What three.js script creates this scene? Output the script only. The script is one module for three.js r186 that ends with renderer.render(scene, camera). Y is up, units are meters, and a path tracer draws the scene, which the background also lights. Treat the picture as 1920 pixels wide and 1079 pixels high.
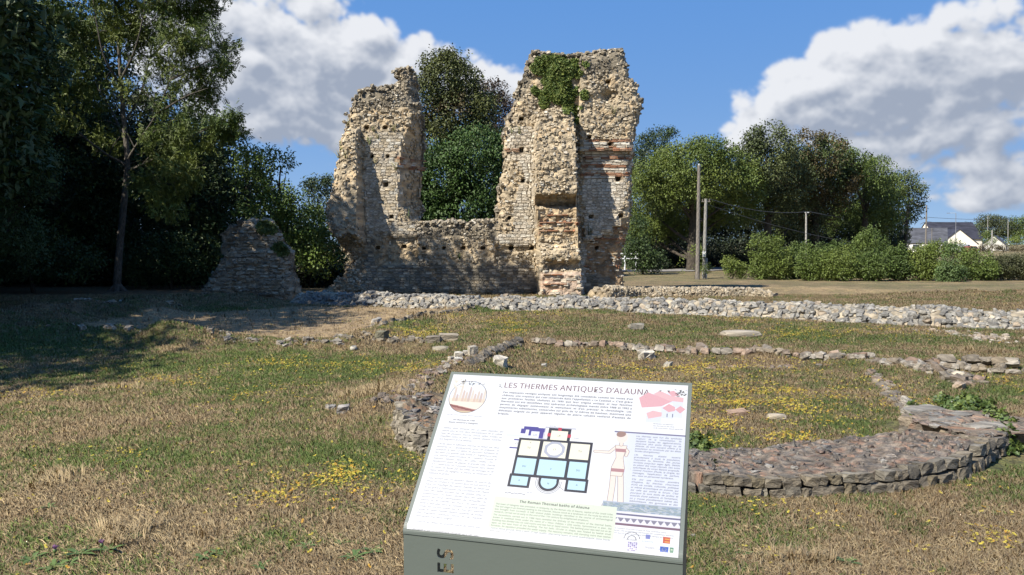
import * as THREE from 'three';
import { FontLoader } from 'three/addons/loaders/FontLoader.js';

// ---------------------------------------------------------------- camera, sky, sun, exposure
const scene = new THREE.Scene();
const FOCAL = 1454, CX = 960, CY = 539.5, PITCH = THREE.MathUtils.degToRad(3.2), EYE = 1.75;
const camera = new THREE.PerspectiveCamera(2 * THREE.MathUtils.radToDeg(Math.atan(CY / FOCAL)), 1920 / 1079, 0.1, 6000);
camera.position.set(0, EYE, 0);
camera.rotation.x = -PITCH;
scene.add(camera);
const renderer = new THREE.WebGLRenderer({ antialias: true });
renderer.toneMapping = THREE.LinearToneMapping;
renderer.toneMappingExposure = 1.95;
renderer.shadowMap.enabled = true;
const SUN_AZ = THREE.MathUtils.degToRad(50), SUN_EL = THREE.MathUtils.degToRad(42);
const toSun = new THREE.Vector3(-Math.sin(SUN_AZ) * Math.cos(SUN_EL), Math.sin(SUN_EL), Math.cos(SUN_AZ) * Math.cos(SUN_EL));
const sun = new THREE.DirectionalLight(new THREE.Color(1, 0.94, 0.84), 4.8);
sun.position.copy(toSun).multiplyScalar(120);
sun.castShadow = true;
sun.shadow.mapSize.set(4096, 4096);
Object.assign(sun.shadow.camera, { left: -70, right: 70, top: 70, bottom: -70, near: 1, far: 320 });
scene.add(sun, sun.target);

// ---------------------------------------------------------------- numbers: random, noise, the lens
function rng(seed) { let a = seed >>> 0; return () => { a = (a + 0x6d2b79f5) | 0; let t = Math.imul(a ^ (a >>> 15), 1 | a); t = (t + Math.imul(t ^ (t >>> 7), 61 | t)) ^ t; return ((t ^ (t >>> 14)) >>> 0) / 4294967296; }; }
const { lerp, clamp, smoothstep } = THREE.MathUtils;
const PERM = new Uint8Array(512); { const r = rng(7); const p = [...Array(256).keys()]; for (let i = 255; i > 0; i--) { const j = Math.floor(r() * (i + 1)); [p[i], p[j]] = [p[j], p[i]]; } for (let i = 0; i < 512; i++) PERM[i] = p[i & 255]; }
const fade = (t) => t * t * t * (t * (t * 6 - 15) + 10);
function grad(h, x, y, z) { h &= 15; const u = h < 8 ? x : y, v = h < 4 ? y : h === 12 || h === 14 ? x : z; return (h & 1 ? -u : u) + (h & 2 ? -v : v); }
function noise(x, y, z = 0) {
  let X = Math.floor(x), Y = Math.floor(y), Z = Math.floor(z); x -= X; y -= Y; z -= Z; X &= 255; Y &= 255; Z &= 255;
  const u = fade(x), v = fade(y), w = fade(z), A = PERM[X] + Y, AA = PERM[A] + Z, AB = PERM[A + 1] + Z, B = PERM[X + 1] + Y, BA = PERM[B] + Z, BB = PERM[B + 1] + Z;
  const l = (t, a, b) => a + t * (b - a);
  return l(w, l(v, l(u, grad(PERM[AA], x, y, z), grad(PERM[BA], x - 1, y, z)), l(u, grad(PERM[AB], x, y - 1, z), grad(PERM[BB], x - 1, y - 1, z))),
    l(v, l(u, grad(PERM[AA + 1], x, y, z - 1), grad(PERM[BA + 1], x - 1, y, z - 1)), l(u, grad(PERM[AB + 1], x, y - 1, z - 1), grad(PERM[BB + 1], x - 1, y - 1, z - 1))));
}
function fbm(x, y, z = 0, o = 4) { let s = 0, a = 0.5; for (let i = 0; i < o; i++) { s += a * noise(x, y, z); x *= 2.03; y *= 2.03; z *= 2.03; a *= 0.5; } return s; }
const CP = Math.cos(PITCH), SP = Math.sin(PITCH);
function ray(px, py) { const x = (px - CX) / FOCAL, y = -(py - CY) / FOCAL; return new THREE.Vector3(x, y * CP - SP, -(CP + y * SP)); }
function at(px, py, d) { const r = ray(px, py); return r.multiplyScalar(d / -r.z).add(new THREE.Vector3(0, EYE, 0)); }   // the point at distance d ahead that a measured direction meets
function proj(x, y, z) { const Y = y - EYE, yc = Y * CP - z * SP, zc = Y * SP + z * CP; return [CX + FOCAL * x / -zc, CY - FOCAL * yc / -zc]; }
const V = (x, y, z) => new THREE.Vector3(x, y, z);
function piece(list, v) { if (v <= list[0][0]) return list[0][1]; for (let i = 1; i < list.length; i++) if (v <= list[i][0]) { const [a, b] = list[i - 1], [c, d] = list[i]; return b + (d - b) * (v - a) / (c - a); } return list[list.length - 1][1]; }
const box = (x, y, x0, x1, y0, y1, s = 4) => smoothstep(x, x0 - s, x0 + s) * (1 - smoothstep(x, x1 - s, x1 + s)) * smoothstep(y, y0 - s, y0 + s) * (1 - smoothstep(y, y1 - s, y1 + s));
function inside(poly, x, y) { let c = false; for (let i = 0, j = poly.length - 1; i < poly.length; j = i++) { const [xi, yi] = poly[i], [xj, yj] = poly[j]; if ((yi > y) !== (yj > y) && x < ((xj - xi) * (y - yi)) / (yj - yi) + xi) c = !c; } return c; }

// ---------------------------------------------------------------- the sky: clear blue with fair-weather cumulus
function angles(px, py) { const r = ray(px, py).normalize(); return [Math.atan2(r.x, -r.z), Math.asin(r.y)]; }
const puffs = [];   // azimuth, elevation, half width, half height, strength
for (const [px, py, w, h, s] of [
  [470, 40, 120, 60, 0.75], [560, 110, 140, 75, 0.95], [650, 115, 110, 70, 0.95], [720, 120, 80, 60, 0.85], [610, 170, 150, 60, 0.95], [590, 235, 75, 28, 0.75], [520, 190, 120, 45, 0.7], [390, 190, 130, 60, 0.5], [640, 225, 60, 45, 0.8], [900, 150, 70, 40, 0.55], [950, 175, 60, 30, 0.4], [645, 280, 40, 40, 0.6], [500, 228, 30, 14, 0.4],
  [400, 60, 140, 100, 0.6], [1480, 175, 80, 32, 0.9], [1560, 155, 105, 42, 0.95], [1660, 135, 120, 54, 0.9], [1760, 100, 110, 56, 0.8], [1860, 60, 110, 66, 0.85], [1930, 120, 120, 60, 0.75], [1620, 185, 160, 35, 0.8], [1800, 180, 120, 24, 0.55], [1850, 225, 110, 26, 0.85], [1920, 212, 90, 26, 0.8], [1780, 240, 60, 20, 0.55], [1880, 298, 150, 26, 1.1], [1750, 310, 110, 16, 0.9], [1850, 345, 160, 15, 1.0], [1700, 245, 130, 22, 0.9], [1830, 262, 120, 16, 0.8], [1640, 215, 110, 20, 0.8], [1770, 160, 120, 36, 0.8], [880, 120, 60, 26, 0.5], [930, 160, 60, 26, 0.7], [1760, 372, 110, 9, 0.7], [1890, 376, 90, 9, 0.7], [1620, 70, 60, 24, 0.2], [1390, 270, 30, 25, 0.6], [1540, 238, 150, 20, 0.5], [1660, 262, 120, 16, 0.55], [1480, 262, 60, 14, 0.4], [1760, 395, 100, 9, 0.4], [1900, 392, 60, 8, 0.35], [1480, 130, 50, 12, 0.25]]) {
  const [a, e] = angles(px, py), k = 1.12 / FOCAL; puffs.push([a, e, w * k, h * k, s]);
}
{ const r = rng(41); for (let i = 0; i < 70; i++) { const a = (r() * 2 - 1) * Math.PI, e = 0.08 + 0.75 * r() * r(), w = 0.08 + 0.12 * r(); if (Math.abs(a) < 0.78 && e < 0.42) continue; puffs.push([a, e, w, w * (0.3 + 0.25 * r()), 0.5 + 0.5 * r()]); } }
function cover(a, e) {
  let c = 0;
  for (const [pa, pe, w, h, s] of puffs) { let da = a - pa; if (da > Math.PI) da -= 2 * Math.PI; if (da < -Math.PI) da += 2 * Math.PI; const q = (da / w) ** 2 + ((e - pe) / h) ** 2; if (q < 5) c += s * Math.exp(-q); }
  return c < 0.04 ? 0 : 1.1 * (1 - Math.exp(-c));
}
function cloudAt(a, e, x, y, z) {
  const c = cover(a, e); if (!c) return 0;
  let b = 0, k = 11, am = 0.6; for (let i = 0; i < 6; i++) { b += am * (Math.abs(noise(x * k + 3 * i, y * k * 1.3, z * k)) * 2.5 - 0.62); k *= 2.07; am *= 0.58; }
  return Math.max(0, c - 0.40 + (0.5 * b + 0.6 * fbm(x * 5, y * 9, z * 5 + 2, 3)) * Math.min(1, c * 2.4));
}
{
  const W = 3072, H = 1536, data = new Float32Array(W * H * 4), K = 1 / 1.95;
  for (let j = 0; j < H; j++) {
    const el = ((j + 0.5) / H - 0.5) * Math.PI, y = Math.sin(el), up = clamp(y, 0, 1);
    const t = Math.pow(up, 0.5), hz = Math.exp(-up * 9);
    const base = [lerp(0.22, 0.082, Math.min(1, t * 1.35)) + 0.20 * hz, lerp(0.44, 0.26, Math.min(1, t * 1.3)) + 0.17 * hz, lerp(0.80, 0.68, Math.min(1, t * 1.2)) + 0.03 * hz];
    for (let i = 0; i < W; i++) {
      const th = ((i + 0.5) / W - 0.5) * 2 * Math.PI, o = (j * W + i) * 4;
      let c = base;
      if (el > 0.004 && el < 1.2) {
        const x = Math.cos(th) * Math.cos(el), z = Math.sin(th) * Math.cos(el), a = Math.atan2(x, -z);
        const d = cloudAt(a, el, x, y, z);
        if (d > 0) {
          const al = smoothstep(d, 0.0, 0.27) * 0.96, q = 0.014, l2 = cloudAt(a - q * 0.8, el + q, Math.cos(th - q * 0.8) * Math.cos(el + q), Math.sin(el + q), Math.sin(th - q * 0.8) * Math.cos(el + q)), above = cover(a - 0.012, el + 0.045);
          const lit = clamp(1.02 + (d - l2) * 1.5 - 0.3 * d - 0.62 * above, 0.0, 1), w = [lerp(0.36, 0.86, lit), lerp(0.41, 0.875, lit), lerp(0.51, 0.91, lit)];
          c = [0, 1, 2].map((q) => lerp(base[q], w[q], al));
        }
      }
      data[o] = c[0] * K; data[o + 1] = c[1] * K; data[o + 2] = c[2] * K; data[o + 3] = 1;
    }
  }
  const sky = new THREE.DataTexture(data, W, H, THREE.RGBAFormat, THREE.FloatType);
  sky.mapping = THREE.EquirectangularReflectionMapping; sky.magFilter = sky.minFilter = THREE.LinearFilter; sky.needsUpdate = true;
  scene.background = sky; scene.environment = sky;
}

// ---------------------------------------------------------------- names, things, geometry collectors
const taken = new Map();
function numbered(name) { const n = taken.get(name) ?? 0; taken.set(name, n + 1); return n ? name + '_' + String(n).padStart(3, '0') : name; }
function tag(o, label, category, group, kind) { if (label) o.userData.label = label; if (category) o.userData.category = category; if (group) o.userData.group = group; if (kind) o.userData.kind = kind; return o; }
function thing(name, label, category, pos = V(0, 0, 0), group) { const o = new THREE.Group(); o.name = numbered(name); o.position.copy(pos); scene.add(o); return tag(o, label, category, group); }
function shade(o) { o.castShadow = o.receiveShadow = true; return o; }
function mesh(name, geo, mat, parent, world = true) {   // geometry in world metres, moved to its thing's base
  if (world && parent && parent !== scene) { const q = V(0, 0, 0); for (let p = parent; p && p !== scene; p = p.parent) q.add(p.position); geo.translate(-q.x, -q.y, -q.z); }
  const m = shade(new THREE.Mesh(geo, mat)); m.name = parent === scene ? numbered(name) : name; parent.add(m); return m;
}
class MB {   // collects triangles for one mesh
  constructor() { this.p = []; this.n = []; this.u = []; this.c = []; this.i = []; this.colored = false; }
  add(geo, m4, color, uvScale = 1) {
    const P = geo.attributes.position, N = geo.attributes.normal, U = geo.attributes.uv, b = this.p.length / 3, v = new THREE.Vector3(), nm = new THREE.Matrix3().getNormalMatrix(m4);
    for (let i = 0; i < P.count; i++) {
      v.fromBufferAttribute(P, i).applyMatrix4(m4); this.p.push(v.x, v.y, v.z);
      v.fromBufferAttribute(N, i).applyMatrix3(nm).normalize(); this.n.push(v.x, v.y, v.z);
      this.u.push(U ? U.getX(i) * uvScale : 0, U ? U.getY(i) * uvScale : 0);
      if (color) { this.c.push(color[0], color[1], color[2]); this.colored = true; }
    }
    if (geo.index) for (let i = 0; i < geo.index.count; i++) this.i.push(b + geo.index.getX(i)); else for (let i = 0; i < P.count; i++) this.i.push(b + i);
    return this;
  }
  box(x, y, z, w, h, d, ry = 0) { return this.add(new THREE.BoxGeometry(w, h, d), new THREE.Matrix4().makeRotationY(ry).setPosition(x, y, z)); }
  tube(pts, radii, k = 8) {
    const b0 = this.p.length / 3, n = pts.length; let ax = V(1, 0, 0);
    let len = 0;
    for (let i = 0; i < n; i++) {
      const t = pts[Math.min(n - 1, i + 1)].clone().sub(pts[Math.max(0, i - 1)]).normalize();
      ax = ax.clone().sub(t.clone().multiplyScalar(ax.dot(t))); if (ax.lengthSq() < 1e-4) ax = V(0, 0, 1).sub(t.clone().multiplyScalar(t.z)); ax.normalize(); const bx = t.clone().cross(ax);
      if (i) len += pts[i].distanceTo(pts[i - 1]);
      for (let j = 0; j <= k; j++) { const a = (j / k) * 2 * Math.PI, d = ax.clone().multiplyScalar(Math.cos(a)).addScaledVector(bx, Math.sin(a)); const q = pts[i].clone().addScaledVector(d, radii[i]); this.p.push(q.x, q.y, q.z); this.n.push(d.x, d.y, d.z); this.u.push((j / k) * 1.2, len); }
    }
    for (let i = 0; i < n - 1; i++) for (let j = 0; j < k; j++) { const a = b0 + i * (k + 1) + j, c = a + k + 1; this.i.push(a, a + 1, c, a + 1, c + 1, c); }
    return this;
  }
  geo() {
    const g = new THREE.BufferGeometry(); g.setAttribute('position', new THREE.Float32BufferAttribute(this.p, 3)); g.setAttribute('normal', new THREE.Float32BufferAttribute(this.n, 3)); g.setAttribute('uv', new THREE.Float32BufferAttribute(this.u, 2));
    if (this.colored) g.setAttribute('color', new THREE.Float32BufferAttribute(this.c, 3));
    g.setIndex(this.i); return g;
  }
}

// ---------------------------------------------------------------- textures (grain only) and materials
function grainTexture(size, seed, f, srgb = true) {
  const d = new Uint8Array(size * size * 4);
  for (let y = 0; y < size; y++) for (let x = 0; x < size; x++) { const c = f(x / size, y / size), o = (y * size + x) * 4; for (let k = 0; k < 3; k++) d[o + k] = clamp(Array.isArray(c) ? c[k] : c, 0, 1) * 255; d[o + 3] = 255; }
  const t = new THREE.DataTexture(d, size, size); t.wrapS = t.wrapT = THREE.RepeatWrapping; t.magFilter = THREE.LinearFilter; t.minFilter = THREE.LinearMipmapLinearFilter; if (srgb) t.colorSpace = THREE.SRGBColorSpace; t.needsUpdate = true; return t;
}
function tileNoise(u, v, f, o = 4, z = 0) { const a = u * 2 * Math.PI, b = v * 2 * Math.PI, r = f / (2 * Math.PI); let s = 0, am = 0.5, k = r; for (let i = 0; i < o; i++) { s += am * noise(Math.cos(a) * k + 17 * i + z, Math.sin(a) * k + Math.cos(b) * k * 1.3 + 5, Math.sin(b) * k * 1.3 - 3 * i); k *= 2.1; am *= 0.55; } return s; }
const rs = rng(5);
const speck = new Float32Array(512 * 512).map(() => rs());
const stoneTex = grainTexture(512, 1, (u, v) => { const n = tileNoise(u, v, 6, 5), s = speck[((v * 512) | 0) * 512 + ((u * 512) | 0)]; const k = 0.82 + 0.45 * n + (s - 0.5) * 0.16 - (s > 0.985 ? 0.25 : 0); return [k, k * 0.99, k * 0.97]; });
const stoneBump = grainTexture(512, 2, (u, v) => 0.5 + 0.9 * tileNoise(u, v, 9, 5, 9) + (speck[((v * 512) | 0) * 512 + ((u * 512) | 0)] - 0.5) * 0.12, false);
const barkTex = grainTexture(256, 3, (u, v) => 0.72 + 0.5 * tileNoise(u, v * 0.25, 16, 4) + 0.2 * tileNoise(u, v, 5, 3, 4));
const barkBump = grainTexture(256, 4, (u, v) => 0.5 + 0.9 * tileNoise(u, v * 0.25, 18, 4, 2), false);
const std = (o) => new THREE.MeshStandardMaterial({ roughness: 0.9, ...o });
const lin = (r, g, b) => new THREE.Color().setRGB(r, g, b);
const stoneMerged = std({ vertexColors: true, map: stoneTex, bumpMap: stoneBump, bumpScale: 0.02, roughness: 0.95 });
const coreMat = std({ vertexColors: true, map: stoneTex, bumpMap: stoneBump, bumpScale: 0.03, roughness: 1, flatShading: true });
const toneMats = new Map();
function toneMat(c) { const k = c.map((v) => v.toFixed(3)).join(); if (!toneMats.has(k)) toneMats.set(k, std({ color: lin(...c), map: stoneTex, bumpMap: stoneBump, bumpScale: 0.02, roughness: 0.95 })); return toneMats.get(k); }

// ---------------------------------------------------------------- stones
function makeStone(seed, round, jitter, soft) {
  const r = rng(seed), g = new THREE.BoxGeometry(1, 1, 1, 2, 2, 2), P = g.attributes.position, memo = new Map();
  for (let i = 0; i < P.count; i++) {
    const v = new THREE.Vector3().fromBufferAttribute(P, i), key = v.toArray().map((q) => Math.round(q * 2)).join();
    if (!memo.has(key)) { const s = v.clone().normalize().multiplyScalar(0.5 + 0.12), q = v.clone().lerp(s, round); q.x += (r() - 0.5) * jitter; q.y += (r() - 0.5) * jitter; q.z += (r() - 0.5) * jitter; memo.set(key, q); }
    const q = memo.get(key); P.setXYZ(i, q.x, q.y, q.z);
  }
  for (let i = 0; i < g.attributes.uv.count; i++) g.attributes.uv.setXY(i, g.attributes.uv.getX(i) * 0.22 + seed * 0.37, g.attributes.uv.getY(i) * 0.22 + seed * 0.71);
  if (soft) {   // shared normals over the rounded block
    const acc = new Map(), n = g.attributes.normal, idx = g.index, a = V(), b = V(), c = V();
    const key = (i) => [P.getX(i), P.getY(i), P.getZ(i)].map((q) => q.toFixed(3)).join();
    for (let t = 0; t < idx.count; t += 3) { const [i, j, k] = [idx.getX(t), idx.getX(t + 1), idx.getX(t + 2)]; a.fromBufferAttribute(P, i); b.fromBufferAttribute(P, j).sub(a); c.fromBufferAttribute(P, k).sub(a); b.cross(c); for (const q of [i, j, k]) { const kk = key(q); if (!acc.has(kk)) acc.set(kk, V()); acc.get(kk).add(b); } }
    for (let i = 0; i < P.count; i++) { const q = acc.get(key(i)).clone().normalize(); n.setXYZ(i, q.x, q.y, q.z); }
    return g;
  }
  const f = g.toNonIndexed(); f.computeVertexNormals(); return f;
}
const ROUGH = [...Array(7)].map((_, i) => makeStone(100 + i, 0.5, 0.3, false));
const COBBLE = [...Array(6)].map((_, i) => makeStone(200 + i, 0.55, 0.2, true));
const BLOCK = [...Array(6)].map((_, i) => makeStone(300 + i, 0.14, 0.09, false));
const SHARP = [...Array(7)].map((_, i) => makeStone(400 + i, 0.32, 0.34, false));
const NUB = [...Array(10)].map((_, i) => makeStone(500 + i, 0.24, 0.17, false));
class Stones {
  constructor(palette, seed) { this.l = []; this.palette = palette; this.r = rng(seed); }
  put(p, n, w, h, d, set, tone, roll = 0) {   // a stone of w x h, d deep along n
    const nz = n.clone().normalize(), up = Math.abs(nz.y) > 0.95 ? V(0, 0, -1) : V(0, 1, 0), x = up.clone().cross(nz).normalize(), y = nz.clone().cross(x);
    if (roll) { const c = Math.cos(roll), s = Math.sin(roll), x2 = x.clone().multiplyScalar(c).addScaledVector(y, s); y.multiplyScalar(c).addScaledVector(x, -s); x.copy(x2); }
    const m = new THREE.Matrix4().makeBasis(x, y, nz).scale(V(w, h, d)).setPosition(p);
    this.l.push({ m, g: set[Math.floor(this.r() * set.length)], t: tone ?? Math.floor(this.r() * this.palette.length), s: (w * h) / (p.x * p.x + p.z * p.z) });
  }
  finish(parent, name, rest, most = 300) {
    this.l.sort((a, b) => b.s - a.s);
    const inv = new THREE.Matrix4().makeTranslation(-parent.position.x, -parent.position.y, -parent.position.z), mb = new MB();
    this.l.forEach((s, k) => {
      const c = this.palette[s.t % this.palette.length];
      if (k < most) { const o = shade(new THREE.Mesh(s.g, toneMat(c))); o.name = name; inv.clone().multiply(s.m).decompose(o.position, o.quaternion, o.scale); parent.add(o); }
      else { const j = 0.85 + 0.3 * this.r(); mb.add(s.g, s.m, c.map((q) => q * j)); }
    });
    if (mb.p.length) tag(mesh(rest, mb.geo(), stoneMerged, parent), null, null, null, 'stuff');
  }
}
// ---------------------------------------------------------------- the ground: one sheet to the horizon
function slope(d) { return d < 0 ? 0 : d < 45 ? -0.0062 * d : -0.279; }
function G(px, py) { const r = ray(px, py); let d = 10; for (let i = 0; i < 30; i++) { const t = (EYE - slope(d)) / -r.y; d = clamp(t * -r.z, 0.5, 900); } const k = d / -r.z; return V(r.x * k, slope(d), -d); }   // the level ground point in a measured direction
const path = (...l) => l.map(([x, y]) => G(x, y));
// low banks over buried walls: points, half width, height
const banks = [
  [path([-160, 618], [20, 612], [140, 598], [270, 592]), 0.8, 0.5], [path([170, 590], [255, 588]), 0.6, 0.25], [path([300, 577], [385, 572], [470, 570]), 0.7, 0.38],
  [path([-100, 640], [0, 637], [160, 640], [330, 648]), 0.6, 0.34], [path([330, 648], [430, 645], [620, 655], [740, 652], [850, 655]), 0.5, 0.16],
  [path([880, 582], [800, 600], [720, 622], [660, 648]), 0.5, 0.14], [path([930, 655], [880, 690], [800, 722], [735, 752], [690, 785]), 0.42, 0.15], [path([960, 662], [905, 700], [880, 725]), 0.3, 0.1],
  [path([980, 652], [1180, 664], [1400, 672], [1620, 678]), 0.4, 0.13], [path([820, 800], [770, 810]), 0.35, 0.12], [path([1640, 695], [1760, 700], [1930, 705]), 0.45, 0.16], [path([640, 655], [760, 720]), 0.2, 0.03],
  [path([940, 598], [1160, 602], [1300, 606]), 0.7, 0.16], [path([1060, 588], [1130, 590]), 0.6, 0.14], [path([1480, 545], [1700, 552], [1920, 556]), 1.2, 0.2]];
for (const b of banks) { const xs = b[0].map((p) => p.x), zs = b[0].map((p) => p.z), m = b[1] * 3; b.push([Math.min(...xs) - m, Math.max(...xs) + m, Math.min(...zs) - m, Math.max(...zs) + m]); }
function segDist(x, z, pts) { let best = 1e9; for (let i = 1; i < pts.length; i++) { const a = pts[i - 1], b = pts[i], dx = b.x - a.x, dz = b.z - a.z, t = clamp(((x - a.x) * dx + (z - a.z) * dz) / (dx * dx + dz * dz), 0, 1), d = Math.hypot(x - a.x - t * dx, z - a.z - t * dz); if (d < best) best = d; } return best; }
function H(x, z) {
  const d = -z; let h = slope(d);
  if (d > -3 && d < 60) h += 0.05 * fbm(x * 0.35, z * 0.35, 3, 3) + 0.022 * noise(x * 1.9, z * 1.9, 8);
  for (const [pts, w, hh, bb] of banks) if (x > bb[0] && x < bb[1] && z > bb[2] && z < bb[3]) { const q = segDist(x, z, pts) / w; if (q < 3) h += hh * Math.exp(-q * q) * (0.8 + 0.5 * noise(x * 1.3, z * 1.3, 2)); }
  return h;
}
const onGround = (px, py, lift = 0) => { const p = G(px, py); p.y = H(p.x, p.z) + lift; return p; };

// what grows where: areas measured on the ground, radii in metres
const areas = (l) => l.map(([px, py, rx, ry, s]) => { const c = G(px, py), a = G(px, py - ry), b = G(px, py + ry); return [c.x, c.z, rx * -c.z / FOCAL, Math.max(0.15, Math.abs(a.z - b.z) / 2), s]; });
const sum = (l, x, z) => { let s = 0; for (const [cx, cz, rx, rz, k] of l) { const q = ((x - cx) / rx) ** 2 + ((z - cz) / rz) ** 2; if (q < 6) s += k * Math.exp(-q); } return s; };
const greens = areas([[60, 650, 190, 26, 1.1], [260, 640, 170, 10, 0.7], [480, 680, 220, 26, 0.7], [620, 690, 170, 26, 0.8], [690, 845, 160, 60, 0.75], [480, 740, 150, 24, 0.5], [250, 700, 160, 14, 0.6], [120, 780, 120, 24, 0.4], [1350, 955, 110, 22, 0.9], [1440, 1010, 90, 20, 0.6], [300, 870, 120, 26, 0.5], [60, 1000, 80, 30, 0.5], [1830, 730, 110, 40, 0.8], [1860, 880, 90, 60, 0.8], [1280, 620, 260, 14, 0.5], [820, 610, 140, 14, 0.7], [740, 620, 50, 8, 0.8], [930, 585, 40, 6, 1], [1650, 640, 240, 14, 0.5], [400, 582, 130, 5, 0.9], [1700, 535, 220, 6, 0.5], [690, 765, 60, 14, 0.5], [530, 1020, 200, 14, 0.3], [860, 900, 120, 40, 0.8], [1250, 1000, 90, 60, 0.6], [150, 860, 110, 30, 0.45], [1330, 830, 60, 22, 0.7], [1700, 990, 60, 16, 0.4], [1590, 800, 70, 18, 0.6], [400, 800, 100, 20, 0.5]]);
const straws = areas([[700, 742, 90, 16, 1.3], [770, 755, 60, 14, 0.8], [620, 602, 230, 20, 1.2], [460, 592, 120, 10, 0.8], [200, 735, 150, 18, 0.6], [330, 990, 260, 50, 0.55], [760, 1030, 160, 40, 0.5], [100, 900, 120, 40, 0.5], [560, 800, 120, 18, 0.3], [1500, 1050, 200, 30, 0.5], [1750, 520, 260, 7, 0.8], [1500, 548, 200, 8, 0.5], [1880, 660, 90, 14, 0.6], [1010, 590, 60, 6, 0.5], [890, 620, 60, 9, 0.4]]);
const bare = areas([[1100, 682, 200, 10, 0.8], [1350, 684, 260, 6, 0.8], [1350, 790, 200, 60, 0.45], [860, 715, 60, 22, 0.8], [790, 760, 70, 20, 0.5], [700, 630, 200, 12, 0.5], [760, 650, 80, 8, 0.8], [100, 600, 160, 16, 0.9], [300, 640, 200, 8, 0.7], [700, 778, 50, 10, 0.7], [1740, 720, 90, 14, 0.5], [1680, 880, 120, 30, 0.3], [1300, 535, 240, 8, 0.4], [200, 545, 260, 14, 1.2], [1000, 640, 100, 14, 0.7], [1760, 615, 120, 10, 0.6]]);
const blooms = areas([[620, 905, 120, 30, 0.5], [560, 930, 80, 18, 0.4], [690, 890, 90, 24, 0.4], [780, 628, 45, 8, 1.6], [800, 618, 30, 5, 1.2], [955, 608, 40, 8, 1.2], [960, 624, 34, 3, 1.6], [1040, 600, 40, 5, 0.7], [850, 600, 24, 4, 1.1], [1290, 692, 110, 12, 0.9], [1380, 745, 120, 26, 0.8], [1460, 740, 100, 20, 0.7], [1330, 805, 60, 22, 1], [1500, 830, 90, 10, 0.7], [1290, 730, 40, 12, 0.6], [1180, 700, 80, 12, 0.5], [640, 690, 140, 12, 0.5], [780, 700, 60, 12, 0.7], [60, 740, 60, 10, 0.6], [290, 720, 70, 12, 0.6], [190, 690, 60, 6, 0.6], [1480, 630, 50, 6, 0.8], [1380, 602, 60, 5, 0.6], [1560, 625, 160, 10, 0.35], [1830, 1010, 90, 22, 0.22], [1450, 965, 90, 12, 0.3], [500, 740, 80, 12, 0.4], [230, 858, 50, 10, 0.6], [1700, 760, 60, 16, 0.35], [1880, 720, 50, 18, 0.35], [1480, 775, 90, 20, 0.6], [850, 840, 60, 22, 0.4], [520, 680, 60, 8, 0.5], [1090, 670, 60, 8, 0.5], [1620, 720, 60, 14, 0.4], [1500, 690, 80, 8, 0.5]]);
const PLATFORM = path([150, 608], [330, 590], [560, 574.5], [700, 577], [880, 580], [850, 592], [760, 604], [690, 619], [640, 636], [520, 641], [400, 639], [250, 630]).map((p) => [p.x, p.z]);
function turf(x, z) {   // [how green, how strawy, how bare] at a place
  const n = fbm(x * 0.55, z * 0.55, 11, 4), m = fbm(x * 2.3, z * 2.3, 21, 3);
  const b = sum(bare, x, z); let g = 0.27 + n * 1.15 + m * 1.0 + sum(greens, x, z) * 0.7 - b * 0.35; const s = 0.22 - n * 0.5 + fbm(x * 1.1, z * 1.1, 31, 3) * 0.8 + sum(straws, x, z) * 0.85;
  g -= sum(straws, x, z) * 0.5; if (z < -8 && z > -21) g += 0.1;
  if (z < -13 && inside(PLATFORM, x + 0.5 * noise(x * 0.9, z * 0.9, 5), z + 0.5 * noise(x * 0.9, z * 0.9, 9))) return [clamp(m * 0.25, 0, 0.12), clamp(0.75 + m * 0.5 + n * 0.4, 0.3, 1), 0];
  return [clamp(g, 0, 1), clamp(s, 0, 1), clamp(b + 0.2 * m, 0, 1)];
}
function turfColor(g, s, b) {
  let c = [lerp(0.195, 0.38, s), lerp(0.136, 0.275, s), lerp(0.067, 0.143, s)];
  const gr = [0.10, 0.128, 0.03], k = clamp(g * 0.85, 0, 0.85); c = c.map((v, i) => lerp(v, gr[i], k));
  return c.map((v, i) => lerp(v, [0.14, 0.088, 0.046][i], b * 0.7));
}
const turfTex = grainTexture(1024, 6, (u, v) => { const n = tileNoise(u, v, 40, 4), f = tileNoise(u, v, 130, 2, 7), c = tileNoise(u, v, 9, 3, 13); const k = 0.86 + 0.42 * n + 0.55 * f + 0.2 * c; return [k, k + 0.06 * n, k * 0.98 - 0.05 * c]; });
const turfBump = grainTexture(1024, 7, (u, v) => 0.5 + 0.6 * tileNoise(u, v, 60, 3, 3) + 0.5 * tileNoise(u, v, 150, 2, 7), false);
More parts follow.
